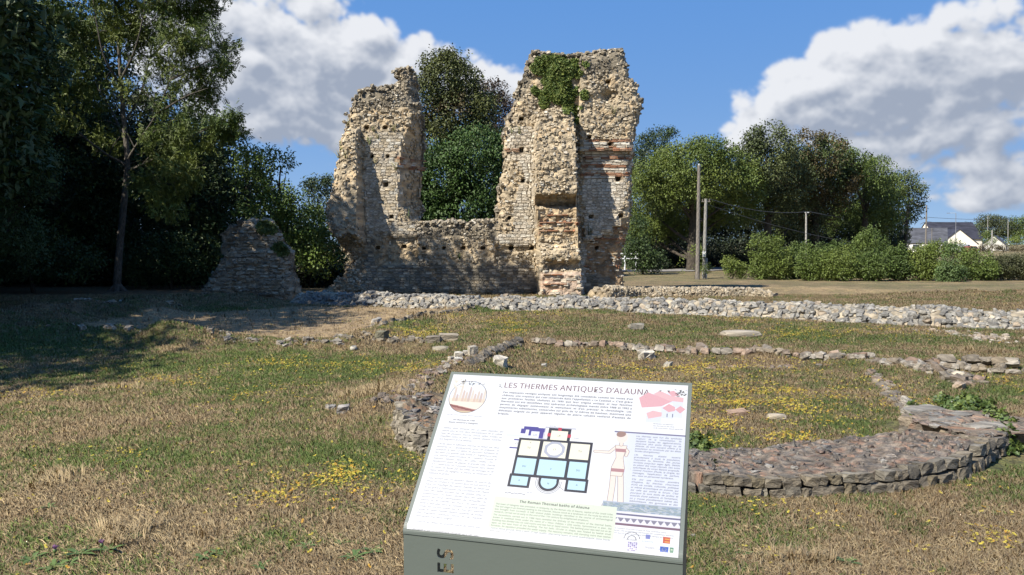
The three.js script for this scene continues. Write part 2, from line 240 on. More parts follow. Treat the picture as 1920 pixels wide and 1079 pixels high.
{
  const ds = [-400, -120, -40, -14, -6, -2, 0, 1, 2]; for (let d = 2.6; d < 60; d *= 1 + 0.0095) ds.push(d); for (let d = 62; d < 5000; d *= 1.12) ds.push(d);
  const N = 360, P = [], C = [], U = [], I = [];
  for (const d of ds) for (let j = 0; j <= N; j++) {
    const x = ((j / N) * 2 - 1) * (5 + Math.max(0, d) * 0.86 + (d < 0 ? 40 - d : 0) + (d > 60 ? (d - 60) * 1.2 : 0)), z = -d;
    P.push(x, H(x, z), z); U.push(x / 3.2, z / 3.2);
    let [g, s, b] = turf(x, z); if (d > 27) { const q = fbm(x * 0.25, z * 0.5, 41, 3); s = clamp(s + 0.35 + q, 0, 1); g = clamp(g * 0.8 + (d > 42 ? 0.15 : 0) + Math.max(0, q) * 0.6, 0, 1); }
    const plat = d > 13 && d < 26 && inside(PLATFORM, x + 0.4 * noise(x * 0.9, z * 0.9, 5), z + 0.4 * noise(x * 0.9, z * 0.9, 9)), k = 1 + 0.25 * fbm(x * 1.4, z * 1.4, 61, 3); C.push(...(plat ? [0.40 * k, 0.285 * k, 0.16 * k] : turfColor(g, s, b)));
  }
  for (let i = 0; i + 1 < ds.length; i++) for (let j = 0; j < N; j++) { const a = i * (N + 1) + j, c = a + N + 1; I.push(a, a + 1, c, a + 1, c + 1, c); }
  const g = new THREE.BufferGeometry(); g.setAttribute('position', new THREE.Float32BufferAttribute(P, 3)); g.setAttribute('color', new THREE.Float32BufferAttribute(C, 3)); g.setAttribute('uv', new THREE.Float32BufferAttribute(U, 2)); g.setIndex(I); g.computeVertexNormals();
  tag(mesh('ground', g, std({ vertexColors: true, map: turfTex, bumpMap: turfBump, bumpScale: 0.05, roughness: 1 }), scene), 'dry mown lawn with brown, straw and green patches over buried walls', null, null, 'structure');
}

// grass blades and small yellow flowers
function blades(seed, n, hMin, hMax, lean, wide) {
  const r = rng(seed), P = [], N = [];
  for (let i = 0; i < n; i++) {
    const a = r() * 6.283, q = 0.05 * Math.sqrt(r()), x = Math.cos(a * 3.1) * q, z = Math.sin(a * 3.1) * q, h = hMin + (hMax - hMin) * r(), l = lean * (0.4 + r()) * h, w = wide * (0.6 + 0.8 * r());
    const tx = Math.cos(a), tz = Math.sin(a), m = [x + tx * l * 0.35, h * 0.62, z + tz * l * 0.35], t = [x + tx * l, h, z + tz * l], sx = -tz * w, sz = tx * w;
    const A = [x - sx, -0.012, z - sz], B = [x + sx, -0.012, z + sz], C = [m[0] + sx * 0.8, m[1], m[2] + sz * 0.8], D = [m[0] - sx * 0.8, m[1], m[2] - sz * 0.8];
    for (const tri of [[A, B, C], [A, C, D], [D, C, t]]) for (const v of tri) { P.push(...v); N.push(tx * 0.25, 0.95, tz * 0.25); }
  }
  const g = new THREE.BufferGeometry(); g.setAttribute('position', new THREE.Float32BufferAttribute(P, 3)); g.setAttribute('normal', new THREE.Float32BufferAttribute(N, 3)); return g;
}
function scatter(name, label, geo, mat, list, kind = 'stuff', parent = scene) {   // list of [x, y, z, turn, scale, colour, tilt]
  const o = shade(new THREE.InstancedMesh(geo, mat, list.length)), m = new THREE.Matrix4(), q = new THREE.Quaternion(), e = new THREE.Euler(), c = new THREE.Color();
  list.forEach(([x, y, z, turn, s, col, tx = 0, tz = 0], i) => { q.setFromEuler(e.set(tx, turn, tz)); m.compose(V(x, y, z), q, V(s, s, s)); o.setMatrixAt(i, m); o.setColorAt(i, c.setRGB(...col)); });
  o.name = parent === scene ? numbered(name) : name; parent.add(o); tag(o, label, null, null, kind); return o;
}
const keepOff = [];   // stone tops where no turf grows: tests (x, z) -> true
function growGrass() {
  const r = rng(77), short = [], tall = [], flowers = [];
  const bladeMat = std({ color: 0xffffff, side: THREE.DoubleSide, roughness: 0.85 });
  const tries = 230000;
  for (let i = 0; i < tries; i++) {
    const u = r(), d = 3.4 + 26 * Math.pow(u, 1.55), x = (r() * 2 - 1) * (0.7 * d + 0.6), z = -d;
    if (keepOff.some((f) => f(x, z))) continue;
    let [g, s, b] = turf(x, z); if (r() < b * 0.75) continue; if (z < -13 && inside(PLATFORM, x, z) && r() < 0.93) continue;
    const fl = sum(blooms, x, z) * (0.4 + 1.3 * Math.max(0, 0.35 + fbm(x * 2.5, z * 2.5, 51, 3) * 1.6));
    const isGreen = r() < g * 0.9, k = 0.75 + 0.5 * r();
    const col = isGreen ? [0.092 * k + 0.035 * r(), 0.135 * k + 0.025 * r(), 0.028 * k] : r() < 0.3 + s * 0.5 ? [0.37 * k, 0.277 * k, 0.145 * k] : [0.23 * k, 0.158 * k, 0.079 * k];
    const sc = (0.75 + 0.55 * r()) * (1 + Math.max(0, d - 9) * 0.045), y = H(x, z);
    (!isGreen && s > 0.75 && r() < 0.5 ? tall : short).push([x, y, z, r() * 6.283, sc * (s > 0.9 ? 1.15 : 1), col, (r() - 0.5) * 0.4, (r() - 0.5) * 0.4]);
  }
  for (let i = 0; i < 700000 && flowers.length < 16000; i++) {
    const d = 3.6 + 26 * Math.pow(r(), 1.2), x = (r() * 2 - 1) * (0.7 * d + 0.6), z = -d;
    const fl = (Math.min(0.85, sum(blooms, x, z)) + 0.012) * clamp(0.22 + fbm(x * 2.6, z * 2.6, 51, 4) * 2.6, 0.05, 1.0);
    if (r() > fl * 0.9 || keepOff.some((f) => f(x, z))) continue;
    const k = 0.8 + 0.3 * r(); flowers.push([x, H(x, z), z, r() * 6.283, (0.8 + 0.5 * r()) * (1 + Math.max(0, d - 8) * 0.03), r() < 0.2 ? [0.56 * k, 0.31 * k, 0.03] : [0.54 * k, 0.43 * k, 0.05], (r() - 0.5) * 0.5, (r() - 0.5) * 0.5]);
  }
  scatter('short_grass', 'short dry and green grass covering the lawn', blades(1, 17, 0.010, 0.034, 1.3, 0.0018), bladeMat, short);
  scatter('straw_grass', 'longer bleached straw grass in pale patches of the lawn', blades(2, 10, 0.03, 0.075, 1.0, 0.0022), bladeMat, tall);
  const P = [], N = []; { const q = rng(9); for (let f = 0; f < 3; f++) { const cx = (q() - 0.5) * 0.12, cz = (q() - 0.5) * 0.12, h = 0.022 + 0.03 * q(), R = 0.0046 + 0.0026 * q(), tx = (q() - 0.5) * 0.5, tz = (q() - 0.5) * 0.5; for (let k = 0; k < 5; k++) { const a = (k / 5) * 6.283, b = a + 0.9; const pt = (ang, rr, up) => [cx + Math.cos(ang) * rr, h + up + Math.cos(ang) * rr * tx + Math.sin(ang) * rr * tz, cz + Math.sin(ang) * rr]; P.push(cx, h, cz, ...pt(b, R, 0.003), ...pt(a, R, 0.003)); for (let m = 0; m < 3; m++) N.push(tx * -0.5, 1, tz * -0.5); } } }
  const fg = new THREE.BufferGeometry(); fg.setAttribute('position', new THREE.Float32BufferAttribute(P, 3)); fg.setAttribute('normal', new THREE.Float32BufferAttribute(N, 3));
  scatter('yellow_flowers', 'small yellow wild flowers scattered in patches over the lawn', fg, std({ side: THREE.DoubleSide, roughness: 0.7 }), flowers);
  console.log('grass', short.length, tall.length, 'flowers', flowers.length);
}
const leafOn = [], wallTufts = [];   // places on the masonry where plants hang
// ---------------------------------------------------------------- upright ruins: a body cut to its outline with weathered faces, then its stones
const worldOf = (poly, z) => poly.map(([x, y]) => { const p = at(x, y, -z); return [p.x, p.y]; });
function ruinBody({ outline, z, thick, depth, colour, step = 0.055, ragged = 0.07, seed = 1 }) {
  const poly = worldOf(outline, z), xs = poly.map((p) => p[0]), ys = poly.map((p) => p[1]), x0 = Math.min(...xs) - 0.2, y0 = Math.min(...ys) - 0.05, nx = Math.ceil((Math.max(...xs) + 0.2 - x0) / step), ny = Math.ceil((Math.max(...ys) + 0.2 - y0) / step);
  const isIn = (x, y) => inside(poly, x + ragged * 1.5 * noise(x * 3.1, y * 3.1, seed) + ragged * noise(x * 8, y * 8, seed + 4), y + ragged * 1.5 * noise(x * 3.1, y * 3.1, seed + 9) + ragged * noise(x * 8, y * 8, seed + 14));
  const cell = new Uint8Array(nx * ny); for (let j = 0; j < ny; j++) for (let i = 0; i < nx; i++) cell[j * nx + i] = isIn(x0 + (i + 0.5) * step, y0 + (j + 0.5) * step) ? 1 : 0;
  const far = new Float32Array((nx + 1) * (ny + 1)).fill(99), IN = (i, j) => i >= 0 && j >= 0 && i < nx && j < ny && cell[j * nx + i];
  const at2 = (i, j) => j * (nx + 1) + i;
  for (let j = 0; j <= ny; j++) for (let i = 0; i <= nx; i++) if (j > 0 && (!IN(i, j) || !IN(i - 1, j) || (j > 1 && !IN(i, j - 1)) || (j > 1 && !IN(i - 1, j - 1)))) far[at2(i, j)] = 0;
  for (const dir of [1, -1]) for (let q = 0; q <= ny; q++) for (let p = 0; p <= nx; p++) { const i = dir > 0 ? p : nx - p, j = dir > 0 ? q : ny - q; let b = far[at2(i, j)]; for (const [a, c, w] of [[-dir, 0, 1], [0, -dir, 1], [-dir, -dir, 1.41], [dir, -dir, 1.41]]) { const ii = i + a, jj = j + c; if (ii >= 0 && jj >= 0 && ii <= nx && jj <= ny) b = Math.min(b, far[at2(ii, jj)] + w); } far[at2(i, j)] = b; }
  const front = new Float32Array((nx + 1) * (ny + 1));
  for (let j = 0; j <= ny; j++) for (let i = 0; i <= nx; i++) { const x = x0 + i * step, y = y0 + j * step, [px, py] = proj(x, y, z), e = 1 - Math.min(1, (far[at2(i, j)] * step) / 0.3); front[at2(i, j)] = z + depth(px, py, x, y) - 0.26 * e * e; }
  const P = [], C = [], U = [], I = [], idF = new Int32Array((nx + 1) * (ny + 1)).fill(-1), idB = idF.slice();
  const vert = (x, y, zz, c, u, v) => { P.push(x, y, zz); C.push(...c); U.push(u, v); return P.length / 3 - 1; };
  const back = (i, j) => { const x = x0 + i * step, y = y0 + j * step, e = 1 - Math.min(1, (far[at2(i, j)] * step) / 0.3); return z - thick + 0.2 * e * e + 0.1 * noise(x * 2, y * 2, 77); };
  const F = (i, j) => { const k = at2(i, j); if (idF[k] < 0) { const x = x0 + i * step, y = y0 + j * step, [px, py] = proj(x, y, z); idF[k] = vert(x, y, Math.max(front[k], back(i, j) + 0.15), colour(px, py, x, y), x * 0.7, y * 0.7); } return idF[k]; };
  const B = (i, j) => { const k = at2(i, j); if (idB[k] < 0) { const x = x0 + i * step, y = y0 + j * step, [px, py] = proj(x, y, z); idB[k] = vert(x, y, back(i, j), colour(px, py, x, y), x * 0.7, y * 0.7); } return idB[k]; };
  const S = 9, ring = new Map();
  const side = (i, j) => { const k = at2(i, j); if (!ring.has(k)) { const a = F(i, j), b = B(i, j), l = [a], x = P[a * 3], y = P[a * 3 + 1], za = P[a * 3 + 2], zb = P[b * 3 + 2]; for (let s = 1; s < S; s++) { const zz = lerp(za, zb, s / S), [px, py] = proj(x, y, z); l.push(vert(x + 0.16 * noise(x * 2.6, y * 2.6, zz * 2.6) + 0.05 * noise(x * 9, y * 9, zz * 9), y + 0.14 * noise(x * 2.6 + 9, y * 2.6, zz * 2.6) + 0.05 * noise(x * 9, y * 9 + 5, zz * 9), zz, colour(px, py, x, y), zz * 0.7, y * 0.7)); } l.push(b); ring.set(k, l); } return ring.get(k); };
  const strip = (i, j, k, l) => { const a = side(i, j), b = side(k, l); for (let s = 0; s < S; s++) I.push(a[s], a[s + 1], b[s], b[s], a[s + 1], b[s + 1]); };
  for (let j = 0; j < ny; j++) for (let i = 0; i < nx; i++) if (IN(i, j)) {
    let [a, b, c, d] = [F(i, j), F(i + 1, j), F(i + 1, j + 1), F(i, j + 1)]; I.push(a, b, c, a, c, d);
    [a, b, c, d] = [B(i, j), B(i + 1, j), B(i + 1, j + 1), B(i, j + 1)]; I.push(a, c, b, a, d, c);
    if (!IN(i - 1, j)) strip(i, j + 1, i, j); if (!IN(i + 1, j)) strip(i + 1, j, i + 1, j + 1); if (!IN(i, j + 1)) strip(i + 1, j + 1, i, j + 1); if (!IN(i, j - 1) && j > 0) strip(i, j, i + 1, j);
  }
  const g = new THREE.BufferGeometry(); g.setAttribute('position', new THREE.Float32BufferAttribute(P, 3)); g.setAttribute('color', new THREE.Float32BufferAttribute(C, 3)); g.setAttribute('uv', new THREE.Float32BufferAttribute(U, 2)); g.setIndex(I); g.computeVertexNormals();
  const face = (x, y) => { const fi = clamp((x - x0) / step, 0, nx - 0.01), fj = clamp((y - y0) / step, 0, ny - 0.01), i = Math.floor(fi), j = Math.floor(fj), u = fi - i, v = fj - j; return lerp(lerp(front[at2(i, j)], front[at2(i + 1, j)], u), lerp(front[at2(i, j + 1)], front[at2(i + 1, j + 1)], u), v); };
  const ok = (x, y) => { const i = Math.floor((x - x0) / step), j = Math.floor((y - y0) / step); return !!IN(i, j); };
  return { g, face, ok, x0, y0, x1: x0 + nx * step, y1: y0 + ny * step, edge: (x, y) => { const i = clamp(Math.round((x - x0) / step), 0, nx), j = clamp(Math.round((y - y0) / step), 0, ny); return far[at2(i, j)] * step; } };
}
const TAN = [0.59, 0.49, 0.345], OCHRE = [0.56, 0.435, 0.28], WHITE = [0.56, 0.50, 0.40], GREY = [0.235, 0.20, 0.15], TILE = [0.40, 0.165, 0.085], DARKT = [0.36, 0.275, 0.175];
const RUIN_PALETTE = [[0.62, 0.525, 0.385], [0.59, 0.495, 0.355], [0.54, 0.455, 0.325], [0.66, 0.58, 0.45], [0.49, 0.415, 0.30], [0.61, 0.505, 0.355],   // 0-5 tan rubble
  [0.69, 0.63, 0.53], [0.64, 0.575, 0.47], [0.72, 0.68, 0.59], [0.60, 0.53, 0.42],   // 6-9 pale dressed stone
  [0.33, 0.29, 0.225], [0.37, 0.315, 0.23], [0.28, 0.245, 0.19], [0.44, 0.395, 0.315],   // 10-13 weathered grey
  [0.47, 0.235, 0.135], [0.45, 0.215, 0.12], [0.54, 0.30, 0.185], [0.60, 0.40, 0.27],   // 14-17 tile
  [0.30, 0.27, 0.22], [0.36, 0.32, 0.25], [0.27, 0.24, 0.185]];   // 18-20 greyer dressed stone
{
  const Z = -30, outline = [[604, 560], [612, 545], [640, 520], [655, 492], [634, 452], [622, 402], [632, 340], [640, 272], [652, 216], [659, 192], [666, 184], [672, 170], [684, 165], [738, 159], [746, 150], [747, 143], [739, 137], [741, 127], [768, 125], [777, 148], [775, 178], [783, 192], [788, 230], [786, 262], [788, 290], [783, 330], [780, 368], [786, 392], [783, 415], [868, 413], [872, 428], [884, 412], [928, 411], [934, 380], [940, 330], [948, 300], [944, 270], [946, 232], [960, 208], [972, 170], [985, 130], [997, 99], [1004, 93], [1018, 95], [1032, 102], [1045, 99], [1065, 103], [1090, 99], [1112, 99], [1117, 93], [1124, 91], [1130, 98], [1146, 92], [1162, 90], [1175, 99], [1178, 140], [1184, 152], [1196, 158], [1197, 174], [1208, 187], [1203, 212], [1192, 240], [1190, 290], [1187, 340], [1186, 398], [1178, 440], [1170, 465], [1167, 500], [1171, 530], [1178, 560]];
  const holes = [[687, 239], [722, 238], [697, 293], [726, 292], [722, 346], [734, 407], [707, 466], [755, 463], [795, 466], [832, 466], [867, 466], [906, 466], [978, 222], [977, 281], [980, 340], [955, 408], [958, 466], [996, 466], [1139, 154], [1143, 271], [1109, 406], [1120, 465], [1160, 335], [1104, 258], [1164, 405]];
  const isHole = (px, py, m = 0) => holes.some(([a, b]) => Math.abs(px - a) < 3.6 + m && Math.abs(py - b) < 3.0 + m);
  const edgeL = [[190, 790], [205, 778], [240, 766], [275, 752], [330, 750], [385, 747], [412, 768], [420, 800]];
  const pierL = [[250, 674], [330, 678], [440, 683], [470, 690]], pierR1 = [[205, 1062], [225, 1072], [260, 1077], [400, 1080], [470, 1082], [555, 1092]], pierR0 = [[205, 1022], [225, 1006], [300, 1000], [380, 1000], [440, 1008], [555, 1011]];
  const steps = [[1096, 452], [1112, 452], [1112, 446], [1128, 446], [1128, 437], [1150, 437], [1150, 424], [1165, 424], [1165, 400], [1168, 380], [1180, 330], [1187, 300], [1187, 288], [1094, 288]];
  const ashlar = [[[690, 246], [752, 246], [749, 300], [752, 345], [750, 384], [742, 412], [720, 432], [700, 445], [688, 440], [682, 330]], [[949, 236], [1003, 240], [1000, 300], [1003, 390], [1006, 458], [975, 462], [930, 452], [930, 440], [966, 436], [962, 400], [972, 350], [985, 325], [968, 300], [952, 300]], [[742, 412], [776, 420], [782, 445], [760, 458], [742, 455], [725, 430]], steps, [[1092, 450], [1108, 450], [1100, 462], [1096, 560], [1090, 560]]];
  const lower = [[[690, 500], [786, 495], [1006, 500], [1008, 560], [690, 560]], [[684, 440], [700, 440], [704, 560], [684, 560]], [[1098, 515], [1150, 520], [1150, 560], [1098, 560]], [[935, 425], [785, 425], [785, 438], [860, 442], [935, 452]]];
  const kind = (px, py) => {
    if (py < piece([[640, 205], [700, 203], [760, 200], [790, 200], [930, 0], [985, 150], [1010, 130], [1085, 128], [1100, 150], [1185, 130], [1210, 190]], px) && px < 800) return 'grey';
    if (px > 930 && py < piece([[980, 190], [1000, 140], [1080, 130], [1120, 150], [1180, 125], [1200, 170]], px)) return 'grey';
    if (px > 782 && px < 932 && py < 445) return 'grey';
    const pier = px > piece(pierR0, py) && px < piece(pierR1, py) && py > 208;
    if (pier) { if (py > 508) return 'tilebase'; if (py > 398 && py < 446) return 'tilemix'; return py > 372 && py < 398 ? 'bare' : 'rubble'; }
    if (px > 1094 && px < 1190 && py > 262 && py < 336) return 'banded';
    if (px > 740 && px < 790 && py > 292 && py < 318) return 'banded';
    for (const a of ashlar) if (inside(a, px, py)) return 'ashlar';
    for (const a of lower) if (inside(a, px, py)) return 'lower';
    if (px > 1090 && py > 420) return 'eroded';
    if (px > 700 && px < 790 && py > 436 && py < 500) return 'bare';
    return 'rubble';
  };
  const depth = (px, py, x, y) => {
    let d = 0; const k = kind(px, py);
    d += lerp(0.4, 1.2, clamp((py - 250) / 190, 0, 1)) * (1 - smoothstep(px, piece(pierL, py) - 2.5, piece(pierL, py) + 2)) * smoothstep(py, 236, 252) * (1 - smoothstep(py, 438 + 8 * noise(px * 0.06, py * 0.06), 462)) * (px < 700);
    d += 0.5 * (1 - smoothstep(px, 690, 716)) * smoothstep(py, 478, 545);
    const xe = piece(edgeL, py) + 4 * noise(x * 3, y * 3, 3); if (px < 800 && py > 190 && py < 425 && px > xe) d -= Math.min(1.05, ((px - xe) / 14) * 0.85);
    d -= 0.16 * box(px, py, 722 + 8 * noise(x * 3, y * 3), 782, 446, 496, 5);
    d -= 0.14 * box(px, py, 928, 1003, 461, 500, 2.5) + 0.1 * box(px, py, 786, 935, 452, 500, 3) * 0;
    const l = piece(pierR0, py), r = piece(pierR1, py), top = 207 + 0.012 * (px - 1040) ** 2 + 5 * noise(x * 2, 1), pier = smoothstep(px, l - 3, l + 3) * (1 - smoothstep(px, r - 2.5, r + 2)) * smoothstep(py, top - 3, top + 8);
    let p = lerp(0.95, 1.3, clamp((py - 210) / 90, 0, 1)); p -= 0.62 * box(px, py, 1002, 1078, 371 + 6 * noise(x * 2, 4), 390, 4) + 0.34 * box(px, py, 1004, 1078, 384, 462, 8) + 0.1 * box(px, py, 1006, 1082, 455, 478, 8) - 0.12 * box(px, py, 1012, 1060, 462, 486, 8) + 0.3 * box(px, py, 1020, 1088, 490, 508, 6);
    if (pier > 0) d = lerp(d, p + 0.1 * fbm(x * 3, y * 3, 5, 3), pier);
    if (px > 1086) d += lerp(-0.06, 0.16, 1 - smoothstep(py, 280, 290)) - (py > 290 && !inside(steps, px, py) ? 0.17 * smoothstep(py, 395, 430) : 0);
    d -= 0.35 * Math.exp(-(((px - 1140) / 15) ** 2 + ((py - 183) / 13) ** 2));
    d -= 0.25 * Math.exp(-(((px - 1078) / 8) ** 2 + ((py - 300) / 80) ** 2)) * (px > r);
    if (px > 930 && py < 400 && py > 190) { const xe2 = piece([[190, 1202], [240, 1188], [300, 1184], [400, 1180]], py); d -= clamp((px - xe2) / 10, 0, 1) * 0.5; }
    if (k === 'banded') { const b = ((py - 262) % 15.5 + 15.5) % 15.5; d -= b < 3.2 && px > 1000 ? 0.07 : 0; }
    if (isHole(px, py)) d -= 0.42;
    const rough = { ashlar: 0.018, lower: 0.025, banded: 0.03, grey: 0.046, rubble: 0.06, bare: 0.08, eroded: 0.075, tilebase: 0.05, tilemix: 0.1 }[k];
    return d + rough * (fbm(x * 3.4, y * 3.4, 5, 4) * 1.7 + 0.35 * noise(x * 11, y * 11, 7));
  };
  const colour = (px, py, x, y) => {
    const k = kind(px, py), n = fbm(x * 1.6, y * 1.6, 15, 4), m = noise(x * 7, y * 7, 3) * 0.12; let c = { ashlar: [0.63, 0.55, 0.43], lower: [0.40, 0.335, 0.24], banded: [0.50, 0.38, 0.26], grey: [0.30, 0.26, 0.195], rubble: TAN, bare: OCHRE, eroded: [0.46, 0.32, 0.19], tilebase: [0.64, 0.50, 0.39], tilemix: OCHRE }[k];
    if (k === 'rubble' && n > 0.12) c = OCHRE; if (k === 'lower' && n > 0.05) c = DARKT; if (k === 'rubble' && px < 800 && py > 470) c = DARKT; if (k === 'tilebase' && noise(x, y * 9, 4) > 0.22) c = [0.60, 0.41, 0.29];
    return c.map((v) => v * (0.92 + n * 0.5 + m));
  };
  const body = ruinBody({ outline, z: Z, thick: 1.5, depth, colour, seed: 3 });
  const base = V(-1.5, H(-1.5, Z), Z - 0.5);
  const ruin = thing('ruined_wall', 'tall pale ruined stone wall with two jagged towers and a gap between', 'ruin', base);
  mesh('mortar_core', body.g, coreMat, ruin);
  const st = new Stones(RUIN_PALETTE, 31), tiles = new Stones(RUIN_PALETTE, 32), r = rng(33), pick = (a, b) => a + Math.floor(r() * (b - a + 1));
  const normal = (x, y, soft) => { const e = soft ? 0.12 : 0.06, n = V(-(body.face(x + e, y) - body.face(x - e, y)) / (2 * e), -(body.face(x, y + e) - body.face(x, y - e)) / (2 * e), 1); n.x = clamp(n.x, -1.6, 1.6); n.y = clamp(n.y, -0.9, 0.9); return n.normalize(); };
  const courses = { ashlar: [0.118, 0.15, 0.23], lower: [0.115, 0.16, 0.27], banded: [0.105, 0.22, 0.36] };
  for (const k of Object.keys(courses)) {   // dressed stone in level courses
    const [hh, w0, w1] = courses[k];
    for (let y = body.y0, row = 0; y < body.y1; y += hh, row++) for (let x = body.x0 - r() * 0.2; x < body.x1;) {
      const w = w0 + (w1 - w0) * r(), cx = x + w / 2; x += w; const [px, py] = proj(cx, y, Z); if (kind(px, py) !== k || !body.ok(cx, y) || isHole(px, py, 3.5) || body.edge(cx, y) < 0.05) continue;
      if (r() < (k === 'ashlar' ? 0.03 : k === 'lower' ? 0.07 : 0.06)) continue;
      const tileRow = k === 'banded' && row % 3 === 1 && r() < 0.8;
      const tone = k === 'ashlar' ? (px > 1086 ? pick(6, 9) : px < 790 ? (r() < 0.55 ? pick(7, 9) : pick(0, 3)) : pick(6, 9)) : k === 'lower' ? (r() < 0.6 ? pick(18, 20) : pick(1, 5)) : pick(6, 9), n = normal(cx, y, true);
      if (tileRow) { for (const o of [-0.026, 0.022]) tiles.put(V(cx, y + o, body.face(cx, y) + 0.02), n, w * 0.96, 0.036, 0.13, BLOCK, pick(14, 17)); continue; }
      st.put(V(cx, y, body.face(cx, y) - 0.025 + 0.012 * r()), n, w - 0.013, hh - 0.012, 0.1, BLOCK, tone, (r() - 0.5) * 0.04);
    }
  }
  const loose = { rubble: [0.096, 0.06, 0.14, 0.6], grey: [0.088, 0.055, 0.125, 0.66], bare: [0.15, 0.07, 0.16, 0.3], eroded: [0.12, 0.08, 0.2, 0.45], tilemix: [0.125, 0.1, 0.22, 0.45], tilebase: [0.12, 0.14, 0.26, 0.3] };
  for (const k of Object.keys(loose)) {
    const [hh, w0, w1, dens] = loose[k];
    for (let y = body.y0; y < body.y1 + 0.1; y += hh * 0.92) for (let x = body.x0; x < body.x1;) {
      const w = w0 + (w1 - w0) * r() ** 1.4, cx = x + w / 2, cy = y + (r() - 0.5) * 0.05; x += w * 1.02; const [px, py] = proj(cx, cy, Z); if (kind(px, py) !== k || !body.ok(cx, cy) || isHole(px, py, 3)) continue;
      if (r() > dens * (0.75 + 0.8 * noise(cx * 1.2, cy * 1.2, 61))) continue;
      const flat = k === 'eroded' || k === 'tilemix', tone = k === 'grey' ? (r() < 0.16 ? pick(6, 9) : r() < 0.25 ? pick(2, 4) : pick(10, 13)) : k === 'tilebase' ? pick(6, 9) : flat ? (r() < 0.2 ? pick(14, 17) : r() < 0.5 ? pick(6, 9) : pick(0, 5)) : r() < 0.1 ? pick(6, 9) : r() < 0.08 ? pick(10, 13) : pick(0, 5);
      st.put(V(cx, cy, body.face(cx, cy) - 0.046 + 0.024 * r()), normal(cx, cy, false), w, hh * (flat ? 0.5 : 0.62 + 0.4 * r()), 0.12 + 0.08 * r(), k === 'tilebase' || r() < 0.4 ? BLOCK : r() < 0.5 ? ROUGH : SHARP, tone, (r() - 0.5) * 0.25);
    }
  }
  // thin courses of red tile through the pier, the tower and its broken edge
  for (const [x0, x1, ys] of [[1006, 1080, [405, 419, 434]], [1012, 1050, [514, 530]], [1094, 1188, [265, 278, 294, 309, 324]], [742, 784, [296, 308]], [1110, 1176, [448]], [944, 962, [280, 284]]])
    for (const py of ys) for (let px = x0 + r() * 6; px < x1;) { const w = 10 + 10 * r(); const p = at(px + w / 2, py + (r() - 0.5), 30); px += w; if (!body.ok(p.x, p.y) || r() < 0.22) continue; tiles.put(V(p.x, p.y, body.face(p.x, p.y) + 0.015), normal(p.x, p.y, true), (w * 30) / FOCAL - 0.012, 0.04, 0.13, BLOCK, pick(14, 17)); }
  // the loose crest
  for (let x = body.x0; x < body.x1; x += 0.085) for (let y = body.y1 + 0.1; y > body.y0; y -= 0.05) if (body.ok(x, y)) { const [, py] = proj(x, y, Z); if (py < 460) for (let q = 0; q < 4; q++) st.put(V(x + (r() - 0.5) * 0.1, y + 0.02 * r() - 0.03, Z + 0.1 - q * 0.4 - 0.3 * r()), V(r() - 0.5, 0.9, r()), 0.1 + 0.1 * r(), 0.08 + 0.07 * r(), 0.09 + 0.06 * r(), SHARP, r() < 0.08 ? pick(6, 9) : pick(10, 13)); break; }
  st.finish(ruin, 'stone', 'small_stones'); tiles.finish(ruin, 'tile', 'tile_courses', 60);

  // what grows on it
  const ivyPatch = (px, py, x, y) => sum2([[1045, 110, 40, 12, 0.8], [1050, 128, 42, 20, 1.2], [1045, 155, 32, 25, 1.2], [1050, 180, 26, 20, 1.1], [1068, 205, 16, 18, 1.0], [1022, 190, 12, 16, 0.8], [1008, 112, 8, 8, 0.8], [1004, 165, 7, 14, 0.5], [1096, 180, 8, 9, 0.8], [1078, 225, 8, 12, 0.6], [1020, 125, 22, 12, 0.7]], px, py) + 0.9 * fbm(x * 2.2, y * 2.2, 71, 3);
  function sum2(l, x, y) { let s = 0; for (const [a, b, c, d, k] of l) s = Math.max(s, k * Math.exp(-(((x - a) / c) ** 2) - ((y - b) / d) ** 2)); return s; }
  leafOn.push({ body, Z, test: ivyPatch, win: [990, 95, 1110, 245] });
  const tufts = [[644, 283], [640, 298], [655, 300], [700, 246], [738, 246], [708, 260], [692, 270], [703, 306], [742, 318], [862, 485], [975, 250], [1150, 216], [765, 408], [1105, 440], [650, 232], [960, 248], [1076, 238]];
  wallTufts.push(...tufts.map(([a, b]) => { const p = at(a, b, 30); p.z = body.face(p.x, p.y) + 0.04; return p; }));
}
